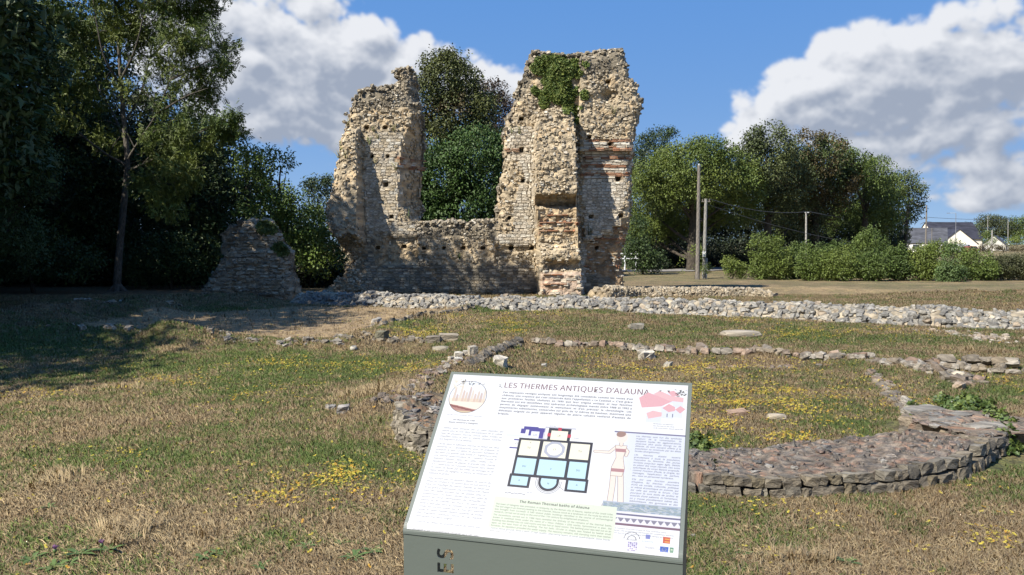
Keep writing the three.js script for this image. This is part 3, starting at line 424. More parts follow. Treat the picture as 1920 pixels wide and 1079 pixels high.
{
  const Z = -26.4, outline = [[372, 566], [376, 552], [392, 532], [404, 508], [406, 470], [401, 436], [418, 428], [432, 424], [440, 414], [462, 412], [488, 411], [503, 418], [516, 436], [527, 455], [538, 478], [544, 505], [551, 530], [555, 566]];
  const front = [[374, 566], [380, 548], [398, 524], [408, 500], [424, 482], [438, 462], [448, 440], [455, 411], [530, 411], [560, 566]];
  const depth = (px, py, x, y) => { const m = inside(front, px + 6 * noise(x * 3, y * 3, 1), py) ? 0 : -0.6; return m + 0.5 * smoothstep(py, 420, 560) * (m === 0) + 0.13 * fbm(x * 3.2, y * 3.2, 9, 4) * 1.6; };
  const colour = (px, py, x, y) => { const n = fbm(x * 1.7, y * 1.7, 25, 4); return [0.42, 0.35, 0.255].map((v) => v * (0.9 + n * 0.6)); };
  const body = ruinBody({ outline, z: Z, thick: 0.9, depth, colour, seed: 23 });
  const stub = thing('ruined_wall_stub', 'dark triangular stump of ruined wall standing in tree shade', 'ruin', V(at(465, 556, 26.4).x, H(-8.9, Z), Z - 0.3));
  mesh('mortar_core', body.g, coreMat, stub);
  const st = new Stones([[0.42, 0.36, 0.275], [0.35, 0.30, 0.225], [0.48, 0.41, 0.305], [0.29, 0.255, 0.20], [0.54, 0.47, 0.36], [0.38, 0.30, 0.20]], 41), r = rng(42);
  for (let y = body.y0, row = 0; y < body.y1; y += 0.115, row++) for (let x = body.x0; x < body.x1;) { const w = 0.12 + 0.2 * r(), cx = x + w / 2; x += w; if (!body.ok(cx, y) || r() < 0.14) continue; const e = 0.1, n = V(clamp(-(body.face(cx + e, y) - body.face(cx - e, y)) / 0.2, -1.2, 1.2), clamp(-(body.face(cx, y + e) - body.face(cx, y - e)) / 0.2, -0.8, 0.8), 1); st.put(V(cx, y + (r() - 0.5) * 0.04, body.face(cx, y) - 0.02 + 0.03 * r()), n, w - 0.02, 0.06 + 0.05 * r(), 0.15, r() < 0.65 ? SHARP : r() < 0.5 ? ROUGH : BLOCK, undefined, (r() - 0.5) * 0.3); }
  st.finish(stub, 'stone', 'small_stones', 220);
  leafOn.push({ body, Z, test: (px, py, x, y) => Math.max(Math.exp(-(((px - 500) / 16) ** 2) - ((py - 428) / 14) ** 2), Math.exp(-(((px - 530) / 16) ** 2) - ((py - 460) / 24) ** 2) * 0.9) + 0.7 * fbm(x * 2.2, y * 2.2, 75, 3), win: [470, 400, 560, 520] });
}
// ---------------------------------------------------------------- low walls: a core with its own relief along a line, stones set into it
const lineBase = (line, i) => { const p = line[Math.min(i, Math.floor(line.length / 2))]; return V(p.x, H(p.x, p.z), p.z); };
function lineOf(pts, step) { const out = []; let acc = 0; for (let i = 1; i < pts.length; i++) { const a = pts[i - 1], b = pts[i], L = Math.hypot(b.x - a.x, b.z - a.z), n = Math.max(1, Math.round(L / step)); for (let k = 0; k < n; k++) { const t = k / n; out.push({ x: lerp(a.x, b.x, t), z: lerp(a.z, b.z, t), s: acc + L * t, dx: (b.x - a.x) / L, dz: (b.z - a.z) / L }); } acc += L; } const l = pts[pts.length - 1], q = out[out.length - 1]; out.push({ x: l.x, z: l.z, s: acc, dx: q.dx, dz: q.dz }); for (let pass = 0; pass < 3; pass++) for (let i = 1; i + 1 < out.length; i++) { out[i].dx = (out[i - 1].dx + out[i].dx * 2 + out[i + 1].dx) / 4; out[i].dz = (out[i - 1].dz + out[i].dz * 2 + out[i + 1].dz) / 4; } return out; }
// profile: list of [offset behind the line, height] from the near foot over the top to the far foot; the line runs left to right at the near foot
function wallCore(line, profile, colour, rough, scale = (s) => 1) {
  const P = [], C = [], U = [], I = [], fine = []; let run = 0;
  for (let i = 1; i < profile.length; i++) { const [a, b] = profile[i - 1], [c, d] = profile[i], n = Math.max(1, Math.round(Math.hypot(c - a, d - b) / 0.09)); for (let k = 0; k < n; k++) fine.push([lerp(a, c, k / n), lerp(b, d, k / n)]); } fine.push(profile[profile.length - 1]);
  line.forEach((p) => fine.forEach(([o, h], j) => {
    const hh = h * scale(p.s), x = p.x + p.dz * o, z = p.z - p.dx * o, f = j === 0 || j === fine.length - 1 ? 0.3 : 1, y = H(x, z) - (j === 0 || j === fine.length - 1 ? 0.1 : 0) + hh;
    P.push(x + rough * f * noise(x * 4, y * 4, z * 4), y + rough * f * (noise(x * 4 + 7, y * 4, z * 4) + 0.6 * noise(x * 11, y * 9, z * 11)), z + rough * f * noise(x * 4, y * 4 + 7, z * 4)); C.push(...colour(x, y, z)); U.push(p.s * 0.8, (o + h) * 0.8);
  }));
  const m = fine.length; for (let i = 0; i + 1 < line.length; i++) for (let j = 0; j + 1 < m; j++) { const a = i * m + j, b = a + m; I.push(a, b, a + 1, a + 1, b, b + 1); }
  for (const [e, w] of [[0, 1], [line.length - 1, -1]]) { const a = e * m; for (let j = 1; j + 1 < m; j++) w > 0 ? I.push(a, a + j, a + j + 1) : I.push(a, a + j + 1, a + j); }
  const g = new THREE.BufferGeometry(); g.setAttribute('position', new THREE.Float32BufferAttribute(P, 3)); g.setAttribute('color', new THREE.Float32BufferAttribute(C, 3)); g.setAttribute('uv', new THREE.Float32BufferAttribute(U, 2)); g.setIndex(I); g.computeVertexNormals(); return g;
}
const tint = (c, f = 1.6, a = 0.5) => (x, y, z) => { const n = fbm(x * f, y * f, z * f, 4); return c.map((v) => v * (1 + a * n)); };
function offAlong(line, o0, o1) { const pts = line.map((p) => V(p.x + p.dz * (o0 + o1) / 2, 0, p.z - p.dx * (o0 + o1) / 2)), w = Math.abs(o1 - o0) / 2; keepOff.push((x, z) => segDist(x, z, pts) < w); }
{ // the long wall of grey field stones in front of the ruin
  const pts = path([540, 570], [640, 574], [760, 578], [960, 584], [1150, 588], [1300, 592], [1450, 598], [1600, 606], [1780, 614], [1930, 620], [2100, 628]), line = lineOf(pts, 0.11), r = rng(51);
  const o = thing('field_stone_wall', 'long low wall of grey and cream field stones across the lawn before the ruin', 'low wall', lineBase(line, 60));
  const sc = (s) => piece([[0, 0.8], [4, 0.85], [6.3, 0.8], [6.8, 0.55], [7.3, 0.85], [12, 0.84], [18, 0.84], [30, 0.84]], s) * (1 + 0.28 * noise(s * 0.9, 3) + 0.14 * noise(s * 3, 8)), prof = [[0.06, 0], [0.17, 0.1], [0.42, 0.33], [0.54, 0.385], [0.95, 0.4], [1.05, 0.1], [1.08, 0]];
  mesh('mortar_core', wallCore(line, prof, tint([0.45, 0.39, 0.295], 2, 0.6), 0.08, sc), coreMat, o); offAlong(line, -0.05, 1.05);
  const st = new Stones([[0.27, 0.265, 0.25], [0.33, 0.32, 0.295], [0.225, 0.22, 0.21], [0.38, 0.36, 0.315], [0.46, 0.42, 0.35], [0.42, 0.375, 0.30], [0.30, 0.29, 0.265], [0.38, 0.315, 0.24]], 52), L = line[line.length - 1].s, at1 = (s) => line[clamp(Math.round((s / L) * (line.length - 1)), 0, line.length - 1)];
  const slopeN = (p, up) => V(-p.dz * -1, up, p.dx).normalize();
  for (const [k, o0, h0] of [[0, 0.03, 0.04], [1, 0.13, 0.13], [2, 0.24, 0.23], [2, 0.36, 0.32], [3, 0.48, 0.39], [4, 0.62, 0.41], [5, 0.76, 0.41], [6, 0.9, 0.4]])
    for (let s = r() * 0.2; s < L;) {
      const w = 0.075 + 0.13 * r() * r() + 0.05 * r(), p = at1(s + w / 2), h = h0 * sc(s) - 0.042 + (r() - 0.5) * 0.07, off = o0 + 0.015 + (r() - 0.5) * 0.09; s += w * 0.95; if (r() < 0.07) continue;
      const x = p.x + p.dz * off, z = p.z - p.dx * off; st.put(V(x, H(x, z) + h, z), V(-p.dz + (r() - 0.5) * 0.4, k < 3 ? 0.9 : 2.6, p.dx + (r() - 0.5) * 0.4), w, 0.07 + 0.09 * r(), 0.09 + 0.07 * r(), r() < 0.6 ? SHARP : ROUGH, r() < 0.55 ? Math.floor(r() * 4) : undefined, (r() - 0.5) * 0.7);
    }
  st.finish(o, 'stone', 'small_stones');
}
{ // the broken footing that runs on to the right of the tower
  const pts = path([1140, 570], [1200, 566], [1300, 566], [1400, 566], [1445, 568]).map((p) => V(p.x * 1.1, 0, p.z - 2.6)), line = lineOf(pts, 0.12), r = rng(54);
  const sc = (s) => piece([[0, 0.8], [0.3, 1.15], [1.0, 1.1], [1.4, 0.9], [3, 0.82], [5.4, 0.85], [6.5, 0.3]], s) * (1 + 0.25 * noise(s * 1.3, 9));
  const o = thing('rubble_footing', 'low crumbling tan rubble footing running right from the tall tower', 'low wall', lineBase(line, 20));
  mesh('mortar_core', wallCore(line, [[0, 0], [0.06, 0.22], [0.3, 0.32], [0.9, 0.3], [1.1, 0]], tint([0.40, 0.325, 0.225], 2, 0.7), 0.06, sc), coreMat, o);
  const st = new Stones(RUIN_PALETTE.slice(0, 6).map((c) => c.map((v) => v * 0.78)).concat([[0.46, 0.41, 0.32], [0.30, 0.25, 0.18]]), 55), L = line[line.length - 1].s;
  for (let k = 0; k < 8; k++) for (let s = r() * 0.15; s < L;) { const w = 0.09 + 0.16 * r() * r(), p = line[clamp(Math.round((s / L) * (line.length - 1)), 0, line.length - 1)], top = k >= 5, off = top ? 0.15 + 0.22 * (k - 5) + 0.1 * r() : 0.02 + 0.02 * r(), h = (top ? 0.315 : 0.04 + 0.056 * k) * sc(s); s += w * 1.02; if (r() < 0.14) continue; const x = p.x + p.dz * off, z = p.z - p.dx * off; st.put(V(x, H(x, z) + h, z), V((r() - 0.5) * 0.6, top ? 1.5 : 0.3, 1), w, 0.08 + 0.07 * r(), 0.14, r() < 0.5 ? SHARP : ROUGH, undefined, (r() - 0.5) * 0.5); }
  st.finish(o, 'stone', 'small_stones', 200);
}
const NEAR_PALETTE = [[0.196, 0.17, 0.132], [0.23, 0.2, 0.153], [0.17, 0.153, 0.123], [0.264, 0.225, 0.166], [0.212, 0.178, 0.119], [0.289, 0.264, 0.212], [0.238, 0.217, 0.178]];
const TOP_PALETTE = [[0.226, 0.212, 0.2], [0.252, 0.217, 0.191], [0.29, 0.223, 0.187], [0.19, 0.183, 0.174], [0.347, 0.305, 0.263], [0.26, 0.192, 0.159], [0.45, 0.427, 0.389], [0.247, 0.231, 0.214]];
// a slab of masonry: two courses of cobbles along its near side, bedding and chips on top
function slabWall(o, line, deep, high, courses, seed, { topN = 34, endStones = true, sc = () => 1, palette = NEAR_PALETTE, w0 = 0.065, w1 = 0.15, col = [0.25, 0.207, 0.17], topScale = 1, rise = 0.03, loose = false } = {}) {
  const r = rng(seed), L = line[line.length - 1].s, dep = typeof deep === 'function' ? deep : () => deep, mid = dep(L / 2);
  const P = [], C = [], U = [], I = [], N = 30;
  const topY = (x, z, s, t) => H(x, z) + high * sc(s) * (1 - 0.9 * smoothstep(t, 0.85, 1)) + rise * t;
  line.forEach((p) => { const D = dep(p.s); for (let j = 0; j <= N + 2; j++) { const t = j < 2 ? 0 : (j - 2) / N, off = j < 2 ? 0.045 + 0.01 * j : 0.05 + t * D, x = p.x + p.dz * off, z = p.z - p.dx * off, y = j === 0 ? H(x, z) - 0.08 : j === 1 ? H(x, z) + high * sc(p.s) * 0.5 : topY(x, z, p.s, t), q = j > 1 ? 1 : 0.3; P.push(x, y + q * (0.024 * noise(x * 7, z * 7, 3) + 0.02 * noise(x * 19, z * 19, 5) + 0.016 * noise(x * 45, z * 45, 9)) - 0.012, z); const n = fbm(x * 3, y * 3, z * 3, 4), m = noise(x * 13, 2, z * 13); const w = noise(x * 38, 7, z * 38); C.push(...col.map((v, k) => v * (1 + 0.7 * n) * (1 + 0.8 * w) * (m > 0.22 ? [1.3, 1.02, 0.92][k] : m < -0.2 ? [0.78, 0.84, 0.9][k] : 1))); U.push(p.s * 1.5, (off + j * 0.02) * 1.5); } });
  const m = N + 3; for (let i = 0; i + 1 < line.length; i++) for (let j = 0; j + 1 < m; j++) { const a = i * m + j, b = a + m; I.push(a, b, a + 1, a + 1, b, b + 1); }
  for (const [e, w] of [[0, 1], [line.length - 1, -1]]) { const a = P.length / 3, p = line[e]; for (let j = 0; j <= N; j++) { const k = (e * m + j + 2) * 3; P.push(P[k], P[k + 1], P[k + 2], P[k], H(P[k], P[k + 2]) - 0.08, P[k + 2]); C.push(...col, ...col); U.push(j * 0.1, 0.2, j * 0.1, 0); } for (let j = 0; j < N; j++) { const q = a + j * 2; w > 0 ? I.push(q, q + 2, q + 1, q + 1, q + 2, q + 3) : I.push(q, q + 1, q + 2, q + 1, q + 3, q + 2); } }
  const g = new THREE.BufferGeometry(); g.setAttribute('position', new THREE.Float32BufferAttribute(P, 3)); g.setAttribute('color', new THREE.Float32BufferAttribute(C, 3)); g.setAttribute('uv', new THREE.Float32BufferAttribute(U, 2)); g.setIndex(I); g.computeVertexNormals(); mesh('mortar_bed', g, coreMat, o);
  const st = new Stones(palette, seed + 1), tops = new Stones(TOP_PALETTE, seed + 2), idx = (s) => line[clamp(Math.round((s / L) * (line.length - 1)), 0, line.length - 1)];
  const ch = high / courses;
  for (let k = 0; k < courses; k++) for (let s = 0.01; s < L - 0.03;) { const w = w0 + (w1 - w0) * r(), p = idx(s + w / 2), hh = ch * sc(s) * (0.9 + 0.12 * r()), off = 0.03 - 0.02 * r() + k * 0.012, x = p.x + p.dz * off, z = p.z - p.dx * off; s += w + 0.004; if (k === courses - 1 && r() < 0.08) continue; st.put(V(x, H(p.x, p.z) + ch * sc(s) * (k + 0.5) - 0.004, z), V(-p.dz + (r() - 0.5) * 0.2, 0.12, p.dx), w, hh * (0.82 + 0.24 * r()), 0.13, loose ? (r() < 0.5 ? ROUGH : SHARP) : NUB, undefined, (r() - 0.5) * (loose ? 0.9 : 0.16)); }
  if (endStones) for (const [e, sg] of [[0, -1], [line.length - 1, 1]]) { const p = line[e], D = dep(p.s); for (let k = 0; k < courses; k++) for (let t = 0.05; t < D - 0.06;) { const w = w0 + (w1 - w0) * r(), x = p.x + p.dz * (t + w / 2), z = p.z - p.dx * (t + w / 2); t += w; st.put(V(x, H(x, z) + ch * sc(p.s) * (k + 0.5) * (1 - 0.5 * smoothstep(t, D * 0.6, D)), z), V(sg * p.dx, 0.1, sg * p.dz), w, ch * 0.95, 0.11, loose ? ROUGH : NUB, undefined, (r() - 0.5) * (loose ? 1 : 0.2)); } }
  const area = L * mid; for (let i = 0; i < area * topN; i++) { const s = r() * L, p = idx(s), t = r(), off = 0.05 + t * dep(p.s), x = p.x + p.dz * off, z = p.z - p.dx * off, w = (0.014 + 0.06 * r() ** 3) * topScale; tops.put(V(x, topY(x, z, p.s, t) - 0.012, z), V((r() - 0.5) * 0.3, 1, (r() - 0.5) * 0.3), w, w * (0.5 + 0.5 * r()), 0.02 + 0.02 * r(), r() < 0.6 ? SHARP : ROUGH, undefined, r() * 3); }
  st.finish(o, 'cobble', 'small_cobbles'); tops.finish(o, 'stone', 'stone_chips', 150);
  const pts = line.map((p) => { const c = 0.05 + dep(p.s) / 2; return V(p.x + p.dz * c, 0, p.z - p.dx * c); }); keepOff.push((x, z) => segDist(x, z, pts) < mid * 0.42);
}
{ // the curved front of the bath's apse
  const line = lineOf(path([1180, 912], [1250, 922], [1310, 928], [1400, 931], [1528, 931], [1625, 927], [1700, 919], [1759, 909], [1807, 896], [1846, 877]), 0.035), L = line[line.length - 1].s;
  const o = thing('apse_wall', 'curved low slab of brown cobble masonry with a flat rubble top', 'low wall', lineBase(line, 30));
  slabWall(o, line, (s) => piece([[0, 0.55], [0.9, 0.62], [1.6, 0.82], [2.4, 0.8], [3.1, 0.52], [L, 0.25]], s), 0.155, 2, 61, { topN: 110, sc: (s) => 1 + 0.28 * smoothstep(s, 1.5, 2.8) });
}
{ // the pier stump at the apse's right end
  const line = lineOf(path([1690, 818], [1750, 832], [1805, 852], [1843, 867], [1870, 860], [1892, 850]), 0.06);
  const o = thing('pier_stump', 'broken block of grey and pink masonry overgrown at its right end', 'low wall', lineBase(line, 20));
  slabWall(o, line, (s) => piece([[0, 0.75], [0.35, 1.2], [0.8, 0.95], [1.2, 0.7]], s), 0.17, 2, 65, { topN: 40, topScale: 1.9, w0: 0.1, w1: 0.2, col: [0.28, 0.225, 0.178], palette: [[0.22, 0.195, 0.16], [0.26, 0.225, 0.18], [0.18, 0.165, 0.14], [0.29, 0.24, 0.18]] });
  const big = new Stones([[0.30, 0.28, 0.245], [0.35, 0.32, 0.27]], 67); for (const [a, b, w, h, t] of [[1768, 830, 0.24, 0.13, -0.2], [1735, 800, 0.3, 0.2, 0.2], [1835, 842, 0.24, 0.15, 0.3], [1800, 815, 0.2, 0.14, 0.6], [1712, 806, 0.18, 0.13, 0.1], [1860, 836, 0.2, 0.16, -0.3]]) { const p = onGround(a, b, 0.165); big.put(p, V(0.05 * t, 1, 0.05), w, h, 0.05, NUB, undefined, t); } big.finish(o, 'slab', 'small_stones');
}
{ // wall stub beside the information panel
  const line = lineOf(path([742, 812], [756, 834], [790, 850], [850, 858]), 0.05);
  const o = thing('foundation_stub', 'rough end of a buried stone wall showing beside the panel', 'low wall', lineBase(line, 8));
  slabWall(o, line, (s) => piece([[0, 0.4], [0.3, 0.8], [0.8, 0.9]], s), 0.26, 3, 71, { topN: 130, w0: 0.05, w1: 0.14, rise: 0.05, topScale: 1.5, loose: true, palette: [[0.36, 0.32, 0.255], [0.31, 0.275, 0.22], [0.26, 0.23, 0.18], [0.41, 0.37, 0.30], [0.22, 0.195, 0.16]], col: [0.2, 0.155, 0.105] });
}
// rows of stones that mark buried walls: scattered along a line, half sunk
function stoneRow(name, label, pts, { n, w0, w1, spread, palette, seed, h = 0.4, set = SHARP, category = 'stone row', course = 0 }) {
  const line = lineOf(path(...pts), 0.08), r = rng(seed), p0 = line[Math.floor(line.length / 2)], o = thing(name, label, category, V(p0.x, H(p0.x, p0.z), p0.z)), st = new Stones(palette, seed + 1);
  for (let i = 0; i < n; i++) { const p = line[Math.floor(r() * line.length)], x = p.x + (r() - 0.5) * spread, z = p.z + (r() - 0.5) * spread, w = w0 + (w1 - w0) * r() ** 1.8, hh = w * (0.5 + 0.35 * r()); st.put(V(x, H(x, z) + hh * (h - 0.1 - 0.35 * r()), z), V((r() - 0.5) * 0.5, 1, (r() - 0.5) * 0.5 + 0.2), w, w * (0.55 + 0.45 * r()), hh, r() < 0.5 ? set : ROUGH, undefined, r() * 3); }
  const L = line[line.length - 1].s; for (let k = 0; k < course; k++) for (let s = 0; s < L;) { const w = (0.07 + 0.12 * r()) * (1 + k * 0.1), p = line[clamp(Math.round((s / L) * (line.length - 1)), 0, line.length - 1)], hh = 0.06 + 0.05 * r(), wob = 0.08 * noise(s * 1.2, seed, k); s += w * (1.02 + (r() < 0.12 ? 1.2 * r() : 0)); const x = p.x + p.dz * (wob + k * 0.16), z = p.z - p.dx * (wob + k * 0.16) + 0.1; st.put(V(x, H(x, z) + hh * 0.32 + k * 0.05, z), V(-p.dz + (r() - 0.5) * 0.4, 0.5 + 0.3 * r(), p.dx), w, hh, 0.12, r() < 0.5 ? NUB : ROUGH, undefined, (r() - 0.5) * 0.3); }
  st.finish(o, 'stone', 'small_stones'); return o;
}
const PALE = [[0.35, 0.315, 0.265], [0.29, 0.255, 0.205], [0.24, 0.21, 0.17], [0.42, 0.385, 0.33], [0.30, 0.25, 0.185]], BROWN = [[0.26, 0.225, 0.17], [0.33, 0.28, 0.2], [0.22, 0.19, 0.145], [0.40, 0.34, 0.26]], PINK = [[0.29, 0.205, 0.155], [0.35, 0.265, 0.205], [0.29, 0.255, 0.21], [0.24, 0.195, 0.155]];
stoneRow('stone_row', 'line of half buried stones along the near edge of the bare platform', [[395, 645], [470, 652], [560, 656], [640, 657]], { n: 70, w0: 0.038, w1: 0.136, spread: 0.35, palette: PALE, seed: 81 });
stoneRow('stone_row', 'dark half buried stones between the platform and the pair of flat blocks', [[640, 655], [720, 652], [800, 655]], { n: 46, w0: 0.045, w1: 0.163, spread: 0.3, palette: BROWN, seed: 82 });
stoneRow('stone_row', 'thin dark stone edge slanting from the platform up to the long wall', [[690, 622], [740, 612], [800, 601], [850, 592], [885, 584]], { n: 50, course: 1, w0: 0.045, w1: 0.150, spread: 0.25, palette: [...BROWN, [0.14, 0.125, 0.10]], seed: 83 });
stoneRow('stone_row', 'pinkish rubble line running down the lawn towards the panel', [[885, 690], [820, 712], [780, 738], [745, 757], [715, 780]], { n: 190, w0: 0.022, w1: 0.102, spread: 0.28, palette: [...PINK, [0.46, 0.41, 0.34]], seed: 84 });
stoneRow('stone_row', 'dark stone kerb just behind the far left corner of the panel', [[975, 655], [940, 672], [905, 692], [880, 706]], { n: 30, course: 1, w0: 0.045, w1: 0.122, spread: 0.16, palette: [[0.2, 0.175, 0.14], [0.26, 0.225, 0.175], [0.16, 0.14, 0.11]], seed: 85, h: 0.55 });
stoneRow('stone_row', 'long level row of grey foundation stones in the middle of the lawn', [[1000, 655], [1100, 658], [1180, 664], [1300, 670], [1420, 674], [1540, 679], [1622, 682]], { n: 120, course: 1, w0: 0.045, w1: 0.177, spread: 0.3, palette: [...PALE, ...PINK], seed: 86, h: 0.45 });
stoneRow('stone_row', 'low pink mortar edge in front of the level foundation row', [[1300, 690], [1420, 692], [1560, 690]], { n: 70, w0: 0.030, w1: 0.109, spread: 0.14, palette: PINK, seed: 87, h: 0.2 });
stoneRow('stone_row', 'two uneven courses of pale stones ending at the right of the lawn', [[1770, 703], [1830, 706], [1930, 712], [2000, 716]], { n: 30, course: 2, w0: 0.068, w1: 0.170, spread: 0.3, palette: PALE, seed: 88, h: 0.6, set: COBBLE });
stoneRow('stone_row', 'patch of flat mortared stones left of the two pale courses', [[1665, 695], [1720, 702], [1790, 708], [1815, 720]], { n: 110, w0: 0.045, w1: 0.204, spread: 0.45, palette: [...PALE, ...PINK], seed: 89, h: 0.3 });
stoneRow('stone_row', 'narrow stone edge bending towards the overgrown pier stump', [[1638, 706], [1655, 722], [1668, 742], [1690, 762], [1712, 772]], { n: 110, w0: 0.038, w1: 0.109, spread: 0.16, palette: [...PALE, ...PINK], seed: 90, h: 0.45 });
stoneRow('stone_row', 'stones showing through the mossy bank in the left shade', [[20, 622], [90, 630], [160, 636], [260, 640]], { n: 80, w0: 0.045, w1: 0.163, spread: 0.9, palette: [...BROWN, [0.42, 0.39, 0.33]], seed: 91 });
stoneRow('stone_row', 'stones on the far humped bank left of the ruin stump', [[130, 592], [190, 590], [250, 588], [330, 578]], { n: 60, w0: 0.053, w1: 0.204, spread: 0.8, palette: [...BROWN, [0.42, 0.39, 0.33]], seed: 92 });
stoneRow('stone_row', 'crumbs of mortar and stone before the long wall at the right', [[1720, 620], [1800, 626], [1860, 640], [1900, 636]], { n: 110, w0: 0.030, w1: 0.163, spread: 0.7, palette: [[0.44, 0.38, 0.3], [0.38, 0.31, 0.24], [0.5, 0.46, 0.4]], seed: 93, h: 0.2 });
// single loose stones
function looseStone(name, label, px, py, w, dpt, h, set, k, c, turn = 0, lift = 0.35, group, tiltX = 0.1) {
  const p = onGround(px, py, 0), d = -p.z, W = (w * d) / FOCAL, o = shade(new THREE.Mesh(set[k % set.length], toneMat(c))); o.name = numbered(name); o.position.set(p.x, p.y + (h * d) / FOCAL * lift, p.z - W * 0.2); o.scale.set(W, (h * d) / FOCAL, W * dpt); o.rotation.set(tiltX, turn, 0.08 * Math.sin(px)); scene.add(o); return tag(o, label, 'stone', group);
}
for (const [l, px, py, w, dp, h, s, k, c, t] of [
  ['pale flat slab lying alone in the grass below the long wall', 1392, 632, 70, 0.4, 13, COBBLE, 1, [0.46, 0.41, 0.33], 0.1],
  ['small grey boulder in the lawn left of the flat slab', 1193, 620, 26, 0.7, 14, ROUGH, 2, [0.36, 0.33, 0.27], 0.3],
  ['white boulder sitting just before the long level row of stones', 1214, 675, 32, 0.75, 20, SHARP, 3, [0.58, 0.54, 0.46], 0.4],
  ['small pale stone right of the white boulder', 1253, 690, 16, 0.8, 13, ROUGH, 4, [0.58, 0.54, 0.45], 0.9],
  ['flat pinkish tile lying in the flowery grass right of the panel', 1385, 778, 40, 0.55, 11, BLOCK, 2, [0.52, 0.36, 0.26], 0.25],
  ['flat cream stone to the lower right of the pinkish tile', 1458, 789, 32, 0.6, 12, COBBLE, 1, [0.54, 0.47, 0.36], -0.2],
  ['small white stone in the grass just right of the panel base', 1300, 1012, 9, 0.8, 7, ROUGH, 1, [0.7, 0.67, 0.6], 0.3],
  ['large white boulder right of the dark kerb behind the panel', 937, 698, 24, 0.8, 20, SHARP, 5, [0.60, 0.56, 0.48], -0.4],
  ['tiny white pebble on the lawn left of the long level row', 1020, 688, 9, 0.8, 6, ROUGH, 5, [0.65, 0.62, 0.56], 0],
  ['long flat block on top of the pair left of the white group', 840, 656, 36, 0.55, 16, BLOCK, 1, [0.44, 0.38, 0.29], 0.15],
  ['dark flat block beside the long flat block', 812, 657, 28, 0.6, 14, BLOCK, 3, [0.24, 0.21, 0.17], -0.1],
  ['pale slab lying under the two flat blocks', 826, 663, 30, 0.5, 9, COBBLE, 2, [0.44, 0.40, 0.31], 0],
  ['dark mossy boulder left of the flat blocks', 716, 652, 26, 0.7, 20, ROUGH, 3, [0.19, 0.18, 0.125], 0.5],
  ['white pebble on the lawn edge below the mossy boulder', 662, 662, 13, 0.8, 9, COBBLE, 4, [0.62, 0.58, 0.5], 0.2],
  ['grey stone lying on the diagonal edge of the platform', 706, 611, 20, 0.6, 13, ROUGH, 6, [0.42, 0.40, 0.36], 0.8],
  ['grey rock half sunk in the lawn left of the wall stub', 643, 790, 22, 0.8, 17, SHARP, 0, [0.36, 0.34, 0.32], 0.2],
  ['smaller grey rock up and left of the half sunk rock', 620, 776, 16, 0.8, 12, ROUGH, 0, [0.33, 0.31, 0.28], 0.6],
  ['white stone shining in the left shade near the bank end', 308, 640, 14, 0.8, 12, COBBLE, 3, [0.55, 0.53, 0.48], 0.1],
  ['pale boulder on the crest of the humped bank', 145, 574, 15, 0.8, 16, ROUGH, 1, [0.40, 0.38, 0.32], 0.4],
  ['pink slab standing on the ridge by the pale courses', 1803, 731, 26, 0.7, 15, SHARP, 4, [0.52, 0.41, 0.31], 0.6],
  ['pale rounded boulder above the pink slab', 1798, 714, 24, 0.8, 16, COBBLE, 0, [0.52, 0.46, 0.36], 0],
  ['white chip on the leafy patch behind the pier stump', 1789, 766, 15, 0.8, 10, SHARP, 2, [0.66, 0.63, 0.55], 0.2]]) looseStone('loose_stone', l, px, py, w, dp, h, s, k, c, t);
for (const [l, px, py, w, h, k, c, t] of [
  ['squared white block at the left of the piled white stones', 859, 689, 15, 15, 0, [0.62, 0.58, 0.5], 0.2], ['middle white block of the piled white stones', 873, 687, 11, 12, 1, [0.64, 0.6, 0.53], -0.2],
  ['tallest white block, leaning at the right of the piled stones', 886, 690, 17, 20, 2, [0.56, 0.51, 0.42], 0.4], ['white block lying in front of the piled white stones', 859, 697, 16, 10, 3, [0.64, 0.61, 0.54], 0.1],
  ['small cream block at the left foot of the piled stones', 846, 693, 11, 12, 4, [0.56, 0.51, 0.42], 0.7], ['flat pale chip left of the piled white stones', 834, 694, 14, 6, 5, [0.52, 0.46, 0.38], 0]]) looseStone('loose_stone', l, px, py, w, 0.9, h, BLOCK, k, c, t, 0.42, 'white stones piled behind the panel');
